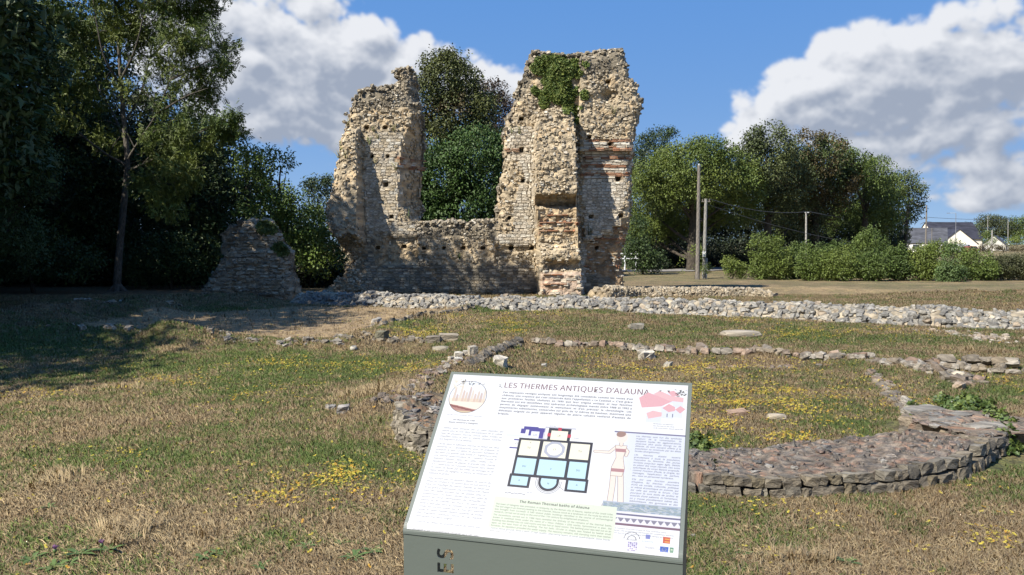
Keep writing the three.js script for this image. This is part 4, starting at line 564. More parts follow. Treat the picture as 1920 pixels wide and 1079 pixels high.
// ---------------------------------------------------------------- the information panel on its folded steel desk
{
  const W = 2048, HH = 1552, cv = document.createElement('canvas'); cv.width = W; cv.height = HH; const g = cv.getContext('2d');
  const X = (u) => u * W, Y = (v) => v * HH, r = rng(91);
  g.fillStyle = '#f4f5f6'; g.fillRect(0, 0, W, HH);
  const text = (s, x, y, size, color = '#3c3a40', font = 'sans-serif', weight = '', align = 'left') => { g.fillStyle = color; g.textAlign = align; g.font = `${weight} ${size}px ${font}`; g.fillText(s, X(x), Y(y)); };
  const para = (s, x, y, w, size, lead, color = '#55545c', style = '', font = 'sans-serif') => { g.fillStyle = color; g.textAlign = 'left'; g.font = `${style} ${size}px ${font}`; let line = '', yy = Y(y); for (const word of s.split(' ')) { if (g.measureText(line + word).width > X(w) && line) { const parts = line.trim().split(' '), gap = (X(w) - parts.reduce((a, p) => a + g.measureText(p).width, 0)) / Math.max(1, parts.length - 1); let xx = X(x); for (const p of parts) { g.fillText(p, xx, yy); xx += g.measureText(p).width + gap; } line = ''; yy += lead; } line += word + ' '; } g.fillText(line, X(x), yy); return (yy + lead) / HH; };
  // engraving in a circle: a plain view of standing ruins
  g.save(); g.beginPath(); g.ellipse(X(0.093), Y(0.158), 168, 176, 0, 0, 7); g.clip(); g.fillStyle = '#eef3f8'; g.fillRect(0, 0, 600, 600); g.fillStyle = '#f6ead9'; g.fillRect(0, Y(0.17), 600, 300);
  for (let i = 0; i < 11; i++) { const x = 55 + i * 27, h = 70 + 120 * r(); g.fillStyle = ['#d9bfa8', '#c9ada0', '#e3d0b8', '#d4b5a0'][i % 4]; g.globalAlpha = 0.7; g.beginPath(); g.moveTo(x, 300); g.lineTo(x + 4, 300 - h); g.lineTo(x + 12, 292 - h); g.lineTo(x + 22, 300 - h * 0.9); g.lineTo(x + 26, 300); g.fill(); }
  g.globalAlpha = 1; g.fillStyle = '#b9897c'; g.beginPath(); g.moveTo(20, 330); g.lineTo(120, 345); g.lineTo(250, 372); g.lineTo(400, 392); g.lineTo(400, 460); g.lineTo(20, 460); g.fill(); g.fillStyle = '#8d4f47'; for (let i = 0; i < 60; i++) { g.beginPath(); g.arc(40 + i * 5, 338 + i * 1.1 + 8 * r(), 5 + 5 * r(), 0, 7); g.fill(); } g.fillStyle = '#d8c3a2'; g.fillRect(20, 400, 400, 60); g.restore();
  g.strokeStyle = '#55505a'; g.lineWidth = 4; g.beginPath(); g.ellipse(X(0.093), Y(0.158), 168, 176, 0, 0, 7); g.stroke();
  text('Vue des ruines antiques, dessin aquarellé', 0.10, 0.292, 17, '#8b8990', 'sans-serif', '', 'center'); text('Les thermes en 1765', 0.105, 0.325, 20, '#47464e', 'sans-serif', 'bold', 'center'); text('dessin conservé à Valognes', 0.105, 0.343, 20, '#47464e', 'sans-serif', 'bold', 'center');
  text('LES THERMES ANTIQUES D’ALAUNA', 0.238, 0.078, 79, '#74464d', 'sans-serif', '');
  para('Ces imposants vestiges antiques ont longtemps été considérés comme les restes d’un château, une croyance qui s’est conservée dans l’appellation « Le Castelet ». C’est grâce aux premières fouilles réalisées en 1695 que leur origine antique et leur fonction thermale ont été identifiées. Une opération archéologique menée entre 1988 et 1992 a permis de dégager entièrement le monument et d’en préciser la chronologie. Les maçonneries subsistantes, conservées sur près de 12 mètres de hauteur, montrent une élévation soignée en petit appareil régulier de pierre calcaire renforcé d’assises de briques.', 0.242, 0.118, 0.545, 26, 33, '#5c5b64', 'bold');
  let y = 0.385; const FR = ['L’édifice était alimenté par un petit aqueduc qui captait plus au sud, dans l’escarpement de la colline, l’eau de plusieurs sources. Douze salles, froides ou chauffées selon le plan ici dressé, étaient ouvertes aux baigneurs et à la détente.', 'L’accès dans le bâtiment thermal se faisait par deux vestiaires (A : apodyterium), pour se préparer et pratiquer le bain. Le début du parcours balnéaire se fait dans une grande salle froide (F : frigidarium) avec une piscine semi-circulaire (N : natatio). Ensuite le baigneur passait dans les salles tièdes (TU : tepidarium) avant de gagner la grande salle chaude (CT : caldarium), où il pouvait transpirer dans l’étuve. Le retour se faisait par les salles de massage et de repos, avant de regagner la piscine et l’extérieur (P : palestre et jardin).', 'L’eau arrivait par un aqueduc depuis la source du Vieux, un conduit à ciel ouvert dont on suit encore le tracé. Le chauffage des pièces chaudes se faisait par le sol, grâce à l’hypocauste, une circulation d’air chaud sous des dalles portées par de petites piles (P : praefurnium). Les foyers, abrités dans des salles de service au nord, permettaient de réchauffer les bassins et de chauffer les murs. Les eaux usées étaient évacuées vers le ruisseau. La grande salle ronde est encore visible par le mur qui subsiste. Seules les salles chaudes étaient couvertes de voûtes. Des fragments d’enduits peints et de marbres témoignent d’un décor soigné.', 'Construit au début du premier siècle de notre ère, l’édifice thermal fut agrandi plusieurs fois et le domaine a été complètement remanié vers l’an 200. Une nouvelle salle chauffée (LR : laconicum) fut ajoutée. Les thermes cessent de fonctionner vers la fin du troisième siècle, époque où la ville se réduit.'];
  for (const p of FR) y = para(p, 0.022, y, 0.262, 22, 29, '#6a6972', 'italic') + 0.012;
  // ground plan
  const u0 = 0.34, v0 = 0.335, S = (a) => X(u0) + a * 4.05, T = (b) => Y(v0) + b * 4.05, wall = '#2a2630', rect = (a, b, w, h, f) => { g.fillStyle = f; g.fillRect(S(a), T(b), w * 4.05, h * 4.05); };
  const room = (a, b, w, h, f, t = 5) => { rect(a, b, w, h, wall); rect(a + t, b + t, w - 2 * t, h - 2 * t, f); };
  g.fillStyle = '#d7e6f6'; g.globalAlpha = 0.6; g.fillRect(S(-20), T(22), 4.05 * 60, 4.05 * 5); g.globalAlpha = 1;
  rect(13, 0, 30, 8, '#4b4296'); rect(8, 6, 10, 12, '#4b4296'); rect(25, 2, 32, 10, '#4b4296'); rect(47, 2, 9, 26, '#4b4296'); rect(25, 10, 5, 12, '#4b4296'); rect(30, 11, 17, 18, '#eef0fa'); rect(-2, 33, 18, 3, '#4b4296'); rect(-8, 53, 22, 3, '#4b4296'); rect(0, 36, 4, 17, '#f6f6fb'); g.strokeStyle = '#8886a0'; g.lineWidth = 3; g.strokeRect(S(58), T(-2), 30, 120); g.strokeRect(S(58), T(-2), 250, 6);
  room(65, 0, 46, 35, '#fbf8df', 6); rect(84, -2, 7, 8, '#c8394e'); rect(64, 13, 7, 8, '#c8394e'); rect(105, 13, 7, 8, '#c8394e');
  room(8, 29, 150, 47, '#fbf8df', 5); rect(52, 29, 7, 47, wall); rect(108, 29, 7, 47, wall); room(8, 72, 150, 47, '#c9ecfa', 5); rect(52, 76, 6, 43, wall); rect(112, 76, 6, 43, wall);
  room(5, 115, 43, 30, '#c9ecfa', 5); room(117, 115, 43, 30, '#c9ecfa', 5); rect(45, 115, 75, 5, wall);
  g.fillStyle = wall; g.beginPath(); g.moveTo(S(64), T(118)); g.lineTo(S(104), T(118)); g.lineTo(S(104), T(128)); g.arc(S(84), T(128), 20 * 4.05, 0, Math.PI); g.fill(); g.fillStyle = '#c9ecfa'; g.beginPath(); g.moveTo(S(69), T(120)); g.lineTo(S(99), T(120)); g.lineTo(S(99), T(127)); g.arc(S(84), T(127), 15.5 * 4.05, 0, Math.PI); g.fill(); g.strokeStyle = '#4c4854'; g.lineWidth = 3; for (const q of [22, 25]) { g.beginPath(); g.arc(S(84), T(128), q * 4.05, -0.15, Math.PI + 0.3); g.stroke(); } g.beginPath(); g.moveTo(S(106), T(136)); g.lineTo(S(116), T(143)); g.stroke();
  g.strokeStyle = '#b9bccb'; g.lineWidth = 24; g.beginPath(); for (let k = 0; k <= 8; k++) { const a = ((k + 0.5) / 8) * 2 * Math.PI; g.lineTo(S(84) + Math.cos(a) * 76, T(52) + Math.sin(a) * 70); } g.stroke(); g.fillStyle = '#fdfbe8'; g.beginPath(); g.ellipse(S(84), T(52), 60, 56, 0, 0, 7); g.fill();
  for (const [t, a, b] of [['LR', 88, 20], ['LH', 39, 22], ['TU', 32, 54], ['V', 33, 41], ['CT', 84, 54], ['TU', 135, 54], ['DU', 30, 98], ['F', 84, 100], ['DU', 137, 98], ['A', 26, 131], ['N', 84, 133], ['A', 139, 131], ['CT', 5, 46]]) { g.fillStyle = '#4c4a55'; g.font = '24px sans-serif'; g.textAlign = 'center'; g.fillText(t, S(a), T(b)); }
  text('entrée', 0.47, 0.325, 17, '#7d7b88'); text('Foyer', 0.575, 0.394, 17, '#7d7b88'); g.strokeStyle = '#55525e'; g.lineWidth = 4; g.beginPath(); g.moveTo(S(3), T(158)); for (let k = 0; k < 7; k++) g.lineTo(S(3 + 5 * k), T(158 + (k % 2) * 2)); g.lineTo(S(44), T(160)); g.stroke(); text('0', 0.346, 0.738, 17, '#77757f'); text('20 m', 0.43, 0.742, 19, '#77757f');
  // red-roofed reconstruction, a soft drawing
  for (const [a, b, w, h] of [[0.845, 0.085, 90, 60], [0.885, 0.07, 110, 80], [0.93, 0.06, 90, 70], [0.965, 0.095, 80, 60], [0.875, 0.19, 120, 70], [0.925, 0.15, 100, 80], [0.965, 0.16, 80, 60]]) { g.fillStyle = '#e4e8f3'; g.fillRect(X(a) - w / 2, Y(b), w, h * 1.5); }
  for (const q of [[[0.81, 0.10], [0.845, 0.06], [0.87, 0.075], [0.955, 0.10], [0.90, 0.15], [0.825, 0.165]], [[0.865, 0.07], [0.89, 0.045], [0.935, 0.075], [0.985, 0.085], [0.985, 0.115], [0.93, 0.11]], [[0.92, 0.05], [0.945, 0.04], [0.97, 0.07], [0.94, 0.08]], [[0.905, 0.16], [0.93, 0.13], [0.955, 0.15], [0.955, 0.175], [0.93, 0.185]], [[0.955, 0.165], [0.975, 0.14], [0.995, 0.16], [0.975, 0.19]], [[0.845, 0.20], [0.87, 0.18], [0.905, 0.19], [0.905, 0.215], [0.855, 0.235]]]) { g.fillStyle = ['#e8b3b8', '#e2a9b0', '#ecc0c2'][Math.floor(r() * 3)]; g.beginPath(); q.forEach(([a, b]) => g.lineTo(X(a), Y(b))); g.fill(); }
  g.fillStyle = '#8b8f9c'; g.fillRect(X(0.924), Y(0.195), 8, 36); g.fillRect(X(0.945), Y(0.195), 8, 36); for (let i = 0; i < 5; i++) text(['Restitution du bâtiment', 'des thermes au IIe siècle', 'vu du nord-ouest, dessin aquarellé'][i] ?? '', 0.875, 0.268 + i * 0.0135, 15, '#5c5b64', 'sans-serif', 'italic');
  // right-hand band: a plain standing bather in pastel tones beside the text, over bands of pattern
  const gr = g.createLinearGradient(X(0.70), 0, X(0.80), 0); gr.addColorStop(0, 'rgba(226,230,242,0)'); gr.addColorStop(1, 'rgba(226,230,242,1)'); g.fillStyle = gr; g.fillRect(X(0.70), Y(0.335), X(0.30), Y(0.5)); g.fillStyle = '#83809c'; g.fillRect(X(0.73), Y(0.326), X(0.27), 14);
  const body = '#f3e6da', line = '#8f7568'; g.lineWidth = 4; g.strokeStyle = line; const limb = (p, w) => { g.lineJoin = g.lineCap = 'round'; g.strokeStyle = line; g.lineWidth = w + 6; g.beginPath(); p.forEach(([a, b]) => g.lineTo(X(a), Y(b))); g.stroke(); g.strokeStyle = body; g.lineWidth = w; g.stroke(); };
  limb([[0.745, 0.425], [0.72, 0.462], [0.665, 0.462]], 22); limb([[0.775, 0.425], [0.79, 0.45], [0.785, 0.475]], 20); limb([[0.745, 0.56], [0.747, 0.66], [0.745, 0.755], [0.728, 0.772]], 40); limb([[0.77, 0.56], [0.778, 0.66], [0.785, 0.765], [0.79, 0.785]], 40);
  g.fillStyle = body; g.strokeStyle = line; g.lineWidth = 3; g.beginPath(); for (const [a, b] of [[0.74, 0.415], [0.785, 0.415], [0.775, 0.49], [0.785, 0.555], [0.778, 0.60], [0.735, 0.60], [0.735, 0.55], [0.748, 0.49]]) g.lineTo(X(a), Y(b)); g.closePath(); g.fill(); g.stroke(); limb([[0.762, 0.385], [0.762, 0.41]], 26); g.fillStyle = '#f2e4da'; g.beginPath(); g.ellipse(X(0.762), Y(0.365), 32, 42, 0, 0, 7); g.fill(); g.stroke(); g.fillStyle = '#a5867b'; g.beginPath(); g.ellipse(X(0.757), Y(0.345), 38, 28, -0.2, 0, 7); g.fill(); g.fillStyle = '#b98a8c'; g.fillRect(X(0.742), Y(0.436), X(0.04), 30); g.fillRect(X(0.735), Y(0.556), X(0.05), 30);
  y = 0.355; for (const p of ['Les thermes sont l’un des symboles majeurs de la romanisation. Ils équipent toutes les agglomérations, jusqu’aux plus petits bourgs ou de détente. Ils sont souvent offerts à la population ou construits par les élites locales (évergétisme).', 'Les thermes étaient ouverts gratuitement à toute la population, masculine ou féminine, des jeunes esclaves jusqu’aux sages âgés. Dédiés au plaisir des corps reposés. Des soins spécifiques du corps étaient proposés, comme l’onction d’huile, le strigile, les massages, l’application de parfum, etc., sous un personnel nombreux.', 'S’ils ont une fonction première d’hygiène, les thermes s’inscrivent d’une vie sociale, culturelle, politique et même économique en somme, qui est celle qui anime le forum. C’est pourquoi ils sont dotés de jardins et associés d’une palestre, et l’ornement, on y trouve possiblement même des bibliothèques, des gymnases et des salles de réunions.']) y = para(p, 0.815, y, 0.172, 20, 24, '#44434e', 'italic') + 0.006;
  g.fillStyle = '#b3bcc9'; g.fillRect(X(0.72), Y(0.745), X(0.28), Y(0.05)); for (let i = 0; i < 500; i++) { g.fillStyle = ['#8fa3b8', '#a9b8bf', '#9aa7a5', '#c3c9cf'][i % 4]; g.fillRect(X(0.72 + 0.28 * r()), Y(0.75 + 0.04 * r()), 26, 7); }
  g.fillStyle = '#eceaf0'; g.fillRect(X(0.72), Y(0.795), X(0.28), Y(0.075)); g.fillStyle = '#6d6a86'; g.fillRect(X(0.72), Y(0.806), X(0.28), 14); g.fillStyle = '#8a8798'; g.fillRect(X(0.72), Y(0.829), X(0.28), 32); for (let k = 0; k < 12; k++) { g.fillStyle = '#eceaf0'; g.beginPath(); g.moveTo(X(0.722 + k * 0.0235), Y(0.852)); g.lineTo(X(0.733 + k * 0.0235), Y(0.829)); g.lineTo(X(0.744 + k * 0.0235), Y(0.852)); g.fill(); } g.fillStyle = '#7d5f70'; g.fillRect(X(0.72), Y(0.858), X(0.28), 18);
  for (let i = 0; i < 3; i++) text(['Détail de la mosaïque d’une villa romaine de Sicile, quatrième siècle,', 'une des figures ; elle est lue comme représentant des compétitions sportives', 'se déroulant dans un jardin ou dans une palestre, à l’époque du bas-empire.'][i], 0.745, 0.889 + i * 0.0125, 14, '#5c5b64', 'sans-serif', 'italic');
  // English box
  g.fillStyle = '#e3ecd6'; g.fillRect(X(0.312), Y(0.775), X(0.462), Y(0.175)); text('The Roman Thermal baths of Alauna', 0.543, 0.80, 31, '#56564f', 'sans-serif', 'bold', 'center');
  y = para('The town of Valognes was preceded, in Antiquity, by the Roman city of Alauna, capital of the Unelli tribe. The last stage in an itinerary leading to the Channel, Alauna stood as a landmark on the route by which tin was brought from Cornwall. It had several public buildings identified in the course of archaeological research, carried out as early as the end of the 17th century by enlightened amateurs.', 0.322, 0.822, 0.442, 19, 23, '#6b6c64') + 0.002;
  para('The excavations carried out in 1988 have revealed the entirety of the remains of the thermal baths, known in medieval times under the name of « Vieux château » (Old castle). Symmetrical in plan, the building was divided into six cold rooms and two hot or tepid rooms. The bathing pool was laid out as an apse, on the west front of the building. The hot bath, circular in shape, was heated by twelve small furnaces. An aqueduct provided the water supply. The masonry remains, still standing more than twelve metres above ground, show a work of high quality, alternating layers of small quadrangular stone blocks with layers of bricks.', 0.322, y, 0.442, 19, 23, '#6b6c64');
  // the sponsors' marks
  g.strokeStyle = '#6c6a70'; g.lineWidth = 5; g.setLineDash([14, 8]); g.beginPath(); g.arc(X(0.838), Y(0.936), 56, Math.PI, 0); g.stroke(); g.setLineDash([]); g.beginPath(); g.arc(X(0.838), Y(0.938), 30, Math.PI, 0); g.stroke(); text('VALOGNES', 0.838, 0.944, 16, '#6c6a70', 'sans-serif', '', 'center');
  g.fillStyle = '#7f86c4'; g.fillRect(X(0.885), Y(0.905), 32, 34); text('la Manche', 0.893, 0.944, 18, '#a3b3da', 'sans-serif', '', 'center'); g.fillStyle = '#cf5a3e'; g.fillRect(X(0.945), Y(0.908), 50, 50); g.fillStyle = '#f0b254'; g.fillRect(X(0.951), Y(0.916), 34, 8); g.fillRect(X(0.951), Y(0.93), 34, 8);
  for (let i = 0; i < 30; i++) { g.fillStyle = ['#8d79b6', '#6a5b9c', '#c7bde0'][i % 3]; g.fillRect(X(0.826) + (i % 5) * 14, Y(0.951) + Math.floor(i / 5) * 11, 11, 8); } text('feader', 0.885, 0.975, 22, '#8f8d99', 'sans-serif', 'italic'); text('Europe', 0.915, 0.975, 16, '#b5b4bd');
  g.fillStyle = '#2f5bbf'; g.fillRect(X(0.937), Y(0.958), 58, 38); g.fillStyle = '#ffd94a'; for (let k = 0; k < 12; k++) g.fillRect(X(0.937) + 28 + Math.cos(k / 12 * 6.283) * 13, Y(0.958) + 18 + Math.sin(k / 12 * 6.283) * 13, 3, 3); g.fillStyle = '#6d9a7e'; g.fillRect(X(0.97), Y(0.958), 26, 38); g.fillStyle = '#d7e6c8'; g.fillRect(X(0.973), Y(0.966), 14, 10);
  // flaked print and scratches: bare board in the upper corners, pigeon-grey marks
  g.fillStyle = '#e9e1cf'; for (let i = 0; i < 40; i++) { g.beginPath(); g.ellipse(X(0.012 + 0.05 * r()), Y(0.03 + 0.07 * r()), 4 + 10 * r(), 3 + 6 * r(), r() * 3, 0, 7); g.fill(); }
  const flake = (cx, cy, sx, sy, n) => { for (let i = 0; i < n; i++) { g.fillStyle = ['#2b2724', '#4b4032', '#1d1c1c'][i % 3]; g.beginPath(); const a = X(cx + (r() - 0.5) * sx), b = Y(cy + (r() - 0.5) * sy); g.moveTo(a, b); for (let k = 0; k < 4; k++) g.lineTo(a + (r() - 0.5) * 34, b + (r() - 0.5) * 30); g.fill(); } };
  flake(0.058, 0.05, 0.02, 0.04, 7); flake(0.095, 0.06, 0.022, 0.04, 8); flake(0.14, 0.062, 0.03, 0.012, 3); flake(0.225, 0.068, 0.018, 0.02, 5); flake(0.972, 0.055, 0.05, 0.04, 22); flake(0.89, 0.047, 0.004, 0.015, 2); flake(0.925, 0.05, 0.004, 0.015, 2); flake(0.63, 0.075, 0.004, 0.02, 2);
  for (let i = 0; i < 900; i++) { g.fillStyle = `rgba(120,118,105,${0.08 + 0.16 * r()})`; g.fillRect(W * r(), HH * r(), 2 + 5 * r(), 2 + 4 * r()); }
  for (let i = 0; i < 16; i++) { g.strokeStyle = 'rgba(190,188,180,0.5)'; g.lineWidth = 2; const a = W * r(), b = HH * (0.55 + 0.45 * r()); g.beginPath(); g.moveTo(a, b); g.lineTo(a + 60 * (r() - 0.5), b + 60 * (r() - 0.5)); g.stroke(); }
  const tex = new THREE.CanvasTexture(cv); tex.colorSpace = THREE.SRGBColorSpace; tex.magFilter = THREE.LinearFilter;
  const printMat = new THREE.MeshPhysicalMaterial({ map: tex, color: lin(0.415, 0.42, 0.425), roughness: 0.38, clearcoat: 0.3, clearcoatRoughness: 0.3 });
  const steel = std({ color: lin(0.09, 0.106, 0.092), roughness: 0.5, metalness: 0.0, bumpMap: stoneBump, bumpScale: 0.0006 });

  // the desk's place: its corners as measured, a true rectangle 0.80 m wide
  const toWorld = (x, yd, zf) => V(x, -yd * CP - zf * SP + EYE, -(zf * CP - yd * SP));
  const TL = toWorld(-0.2041, 0.30985, 2.7105), TR = toWorld(0.5657, 0.3158, 2.4932), BR = toWorld(0.4493, 0.7569, 2.0934), BL = toWorld(-0.3206, 0.7510, 2.3106);
  const ux = TR.clone().sub(TL).add(BR.clone().sub(BL)).multiplyScalar(0.5), PW = ux.length(); ux.y = 0; ux.normalize();
  const vy = TL.clone().sub(BL).add(TR.clone().sub(BR)).multiplyScalar(0.5), PH = vy.length(); vy.addScaledVector(ux, -vy.dot(ux)).normalize();
  const nn = ux.clone().cross(vy).normalize(), mid = TL.clone().add(TR).add(BR).add(BL).multiplyScalar(0.25);
  const foot = V(mid.x, H(mid.x, mid.z), mid.z), desk = thing('information_panel', 'white printed information panel on a sloping grey steel desk in the foreground', 'panel', foot);
  const P3 = (a, b, c) => mid.clone().addScaledVector(ux, a).addScaledVector(vy, b).addScaledVector(nn, c);
  const w2 = PW / 2, h2 = PH / 2, bend = 0.05, inner = h2 - bend;
  // the side profile from the far edge to the ground: slope, bend, upright apron
  const fw = V(-nn.x, 0, -nn.z).normalize(), down = V(0, -1, 0), prof = [[h2 + 0.012, 0]]; 
  const bendPts = []; { const a0 = Math.asin(clamp(vy.y, -1, 1)), R = 0.04; let p = P3(0, -inner, 0), steps = 7, ang = 0; const hor = V(-vy.x, 0, -vy.z).normalize(), full = Math.PI / 2 - a0; for (let k = 0; k <= steps; k++) { bendPts.push(p.clone()); const dir = hor.clone().multiplyScalar(Math.cos(a0 + (full * (k + 0.5)) / steps)).addScaledVector(down, Math.sin(a0 + (full * (k + 0.5)) / steps)); p = p.clone().addScaledVector(dir, (R * full) / steps); } }
  const lastB = bendPts[bendPts.length - 1];
  function sheet(pts, half, thick, vs, name, mat, inset = 0) {   // a folded sheet: profile points swept across, with thickness
    const Pq = [], Uq = [], Iq = [], n = pts.length, nor = pts.map((p, i) => { const t = pts[Math.min(n - 1, i + 1)].clone().sub(pts[Math.max(0, i - 1)]).normalize(); return t.clone().cross(ux).normalize().multiplyScalar(-1); });
    for (const side of [0, 1]) for (let i = 0; i < n; i++) for (const s of [-1, 1]) { const q = pts[i].clone().addScaledVector(ux, s * (half - inset)).addScaledVector(nor[i], side ? -thick : 0); Pq.push(q.x, q.y, q.z); Uq.push((s + 1) / 2, vs[i]); }
    const m = n * 2; for (let i = 0; i + 1 < n; i++) { const a = i * 2; Iq.push(a, a + 2, a + 1, a + 1, a + 2, a + 3); Iq.push(m + a, m + a + 1, m + a + 2, m + a + 1, m + a + 3, m + a + 2); Iq.push(a, m + a, a + 2, a + 2, m + a, m + a + 2, a + 1, a + 3, m + a + 1, a + 3, m + a + 3, m + a + 1); }
    Iq.push(0, 1, m, 1, m + 1, m); const e = (n - 1) * 2; Iq.push(e, m + e, e + 1, e + 1, m + e, m + e + 1);
    const g2 = new THREE.BufferGeometry(); g2.setAttribute('position', new THREE.Float32BufferAttribute(Pq, 3)); g2.setAttribute('uv', new THREE.Float32BufferAttribute(Uq, 2)); g2.setIndex(Iq); const g3 = g2.toNonIndexed(); g3.computeVertexNormals(); return mesh(name, g3, mat, desk);
  }
  // print: flat, then over the bend
  const nb = (p, i) => p.clone(); const keep = bendPts.slice(0, 5), arc = []; let run = 0; keep.forEach((p, i) => { if (i) run += p.distanceTo(keep[i - 1]); arc.push(run); });
  const total = (h2 + inner) + run; const lift = (p, k) => p.clone().addScaledVector(nn.clone().lerp(fw.clone().multiplyScalar(-1), k).normalize(), 0.003);
  const fwd = V(nn.x, 0, nn.z).normalize();
  const prPts = [P3(0, h2, 0.003), P3(0, inner * 0.3, 0.003), ...keep.map((p, i) => p.clone().addScaledVector(nn.clone().lerp(fwd, i / 7).normalize(), 0.003))], prV = [1, 1 - (h2 - inner * 0.3) / total, ...arc.map((a) => 1 - (h2 + inner + a) / total)];
  sheet(prPts, w2, 0.0025, prV, 'print_sheet', printMat, 0.0);
  const bottomY = foot.y + 0.0, cutTop = lastB.clone();
  sheet([P3(0, h2 + 0.012, 0), P3(0, 0, 0), ...bendPts], w2 + 0.012, 0.004, [...Array(2 + bendPts.length)].map((_, i) => i * 0.1), 'tray', steel);
  // apron with the word cut through it, running upwards: only its last letters are in view
  const font = await new FontLoader().loadAsync('fonts/droid/droid_sans_bold.typeface.json');
  const apH = lastB.y - (foot.y - 0.03), shape = new THREE.Shape(); shape.moveTo(-w2 - 0.012, -apH); shape.lineTo(w2 + 0.012, -apH); shape.lineTo(w2 + 0.012, 0); shape.lineTo(-w2 - 0.012, 0); shape.closePath();
  const ls = 0.052, lx = -w2 + 0.148; let ly = -0.034; for (const ch of ['S', 'E']) { const s = font.generateShapes(ch, ls)[0], bb = new THREE.Box2().setFromPoints(s.getPoints(6)), hole = new THREE.Path(), pts = s.getPoints(6).map((p) => new THREE.Vector2(lx - (p.y - bb.min.y), ly - (bb.max.x - p.x))); hole.setFromPoints(pts); shape.holes.push(hole); ly -= bb.max.x - bb.min.x + 0.012; }
  const apG = new THREE.ExtrudeGeometry(shape, { depth: 0.004, bevelEnabled: false }), m4 = new THREE.Matrix4().makeBasis(ux, V(0, 1, 0), ux.clone().cross(V(0, 1, 0))).setPosition(lastB.clone().addScaledVector(fwd, -0.004)); apG.applyMatrix4(m4); mesh('apron', apG, steel, desk);
  // side cheeks and the back foot plate, behind the apron
  for (const s of [-1, 1]) { const e = new THREE.Shape(), dep = (p) => p.clone().sub(lastB).dot(fwd) * -1; const top = P3(0, h2, 0); e.moveTo(0.006, -apH); e.lineTo(0.006, -0.004); e.lineTo(dep(top) - 0.005, top.y - lastB.y - 0.016); e.lineTo(dep(top) - 0.01, top.y - lastB.y - 0.12); e.lineTo(0.16, -apH); e.closePath(); const cg = new THREE.ExtrudeGeometry(e, { depth: 0.004, bevelEnabled: false }); cg.applyMatrix4(new THREE.Matrix4().makeBasis(fwd.clone().multiplyScalar(-1), V(0, 1, 0), fwd.clone().multiplyScalar(-1).cross(V(0, 1, 0))).setPosition(lastB.clone().addScaledVector(ux, s * (w2 + 0.002)))); mesh('side_cheek', cg, steel, desk); }
}
// ---------------------------------------------------------------- leaves, trees, shrubs, ivy
function leafCluster(seed, n, R, len, wid, mode) {
  const r = rng(seed), P = [], N = [];
  const leaf = (c, dir, nor, l, w) => { const s = dir.clone().cross(nor).normalize(), up = s.clone().cross(dir).normalize(), a = c, t = c.clone().addScaledVector(dir, l).addScaledVector(up, -l * 0.16), m = c.clone().addScaledVector(dir, l * 0.45), b1 = m.clone().addScaledVector(s, w / 2).addScaledVector(up, w * 0.14), b2 = m.clone().addScaledVector(s, -w / 2).addScaledVector(up, w * 0.14); for (const [x, y, z, sg] of [[a, b2, t, -1], [a, t, b1, 1]]) { const nn = y.clone().sub(x).cross(z.clone().sub(x)).normalize(); const flip = nn.dot(up) < 0; if (flip) nn.negate(); for (const v of flip ? [x, z, y] : [x, y, z]) { P.push(v.x, v.y, v.z); N.push(nn.x, nn.y, nn.z); } } };
  const rd = () => V(r() * 2 - 1, r() * 2 - 1, r() * 2 - 1).normalize();
  if (mode === 'ash') for (let k = 0; k < n; k++) { const o = rd().multiplyScalar(R * 0.5 * r()), d = rd(); d.y -= 0.25; d.normalize(); const nor = V((r() - 0.5) * 1.2, 1, (r() - 0.5) * 1.2).normalize(), side = d.clone().cross(nor).normalize(); for (let q = 1; q <= 4; q++) for (const s of [-1, 1]) leaf(o.clone().addScaledVector(d, (q / 4.5) * R * 0.8).add(V(0, -0.04 * q * q * R * 0.2, 0)), d.clone().multiplyScalar(0.5).addScaledVector(side, s).normalize(), nor, len, wid); leaf(o.clone().addScaledVector(d, R * 0.82), d, nor, len, wid); }
  else for (let k = 0; k < n; k++) { const c = rd().multiplyScalar(R * Math.cbrt(r()) * 0.9), d = rd(); d.y -= 0.3; d.normalize(); let nor = V((r() - 0.5) * 1.7, 1, (r() - 0.5) * 1.7); nor.addScaledVector(d, -nor.dot(d)).normalize(); leaf(c, d, nor, len * (0.7 + 0.6 * r()), wid * (0.7 + 0.6 * r())); }
  const g = new THREE.BufferGeometry(); g.setAttribute('position', new THREE.Float32BufferAttribute(P, 3)); g.setAttribute('normal', new THREE.Float32BufferAttribute(N, 3)); return g;
}
const LEAF = { broad: [1, 2, 3].map((s) => leafCluster(s, 16, 0.5, 0.2, 0.13)), fine: [4, 5].map((s) => leafCluster(s, 26, 0.5, 0.16, 0.07)), ash: [6, 7].map((s) => leafCluster(s, 5, 0.55, 0.17, 0.085, 'ash')), ivy: [leafCluster(8, 9, 0.11, 0.1, 0.1)] };
const leafMat = new THREE.MeshPhysicalMaterial({ color: 0xffffff, side: THREE.DoubleSide, roughness: 0.75, transmission: 0.3, thickness: 0, ior: 1.3 });
const leafSolid = std({ color: lin(0.86, 0.86, 0.86), side: THREE.DoubleSide, roughness: 0.62 });
const bark = (c) => std({ color: lin(...c), map: barkTex, bumpMap: barkBump, bumpScale: 0.03, roughness: 0.95 });
const barkGrey = bark([0.20, 0.175, 0.14]), barkDark = bark([0.11, 0.09, 0.065]);
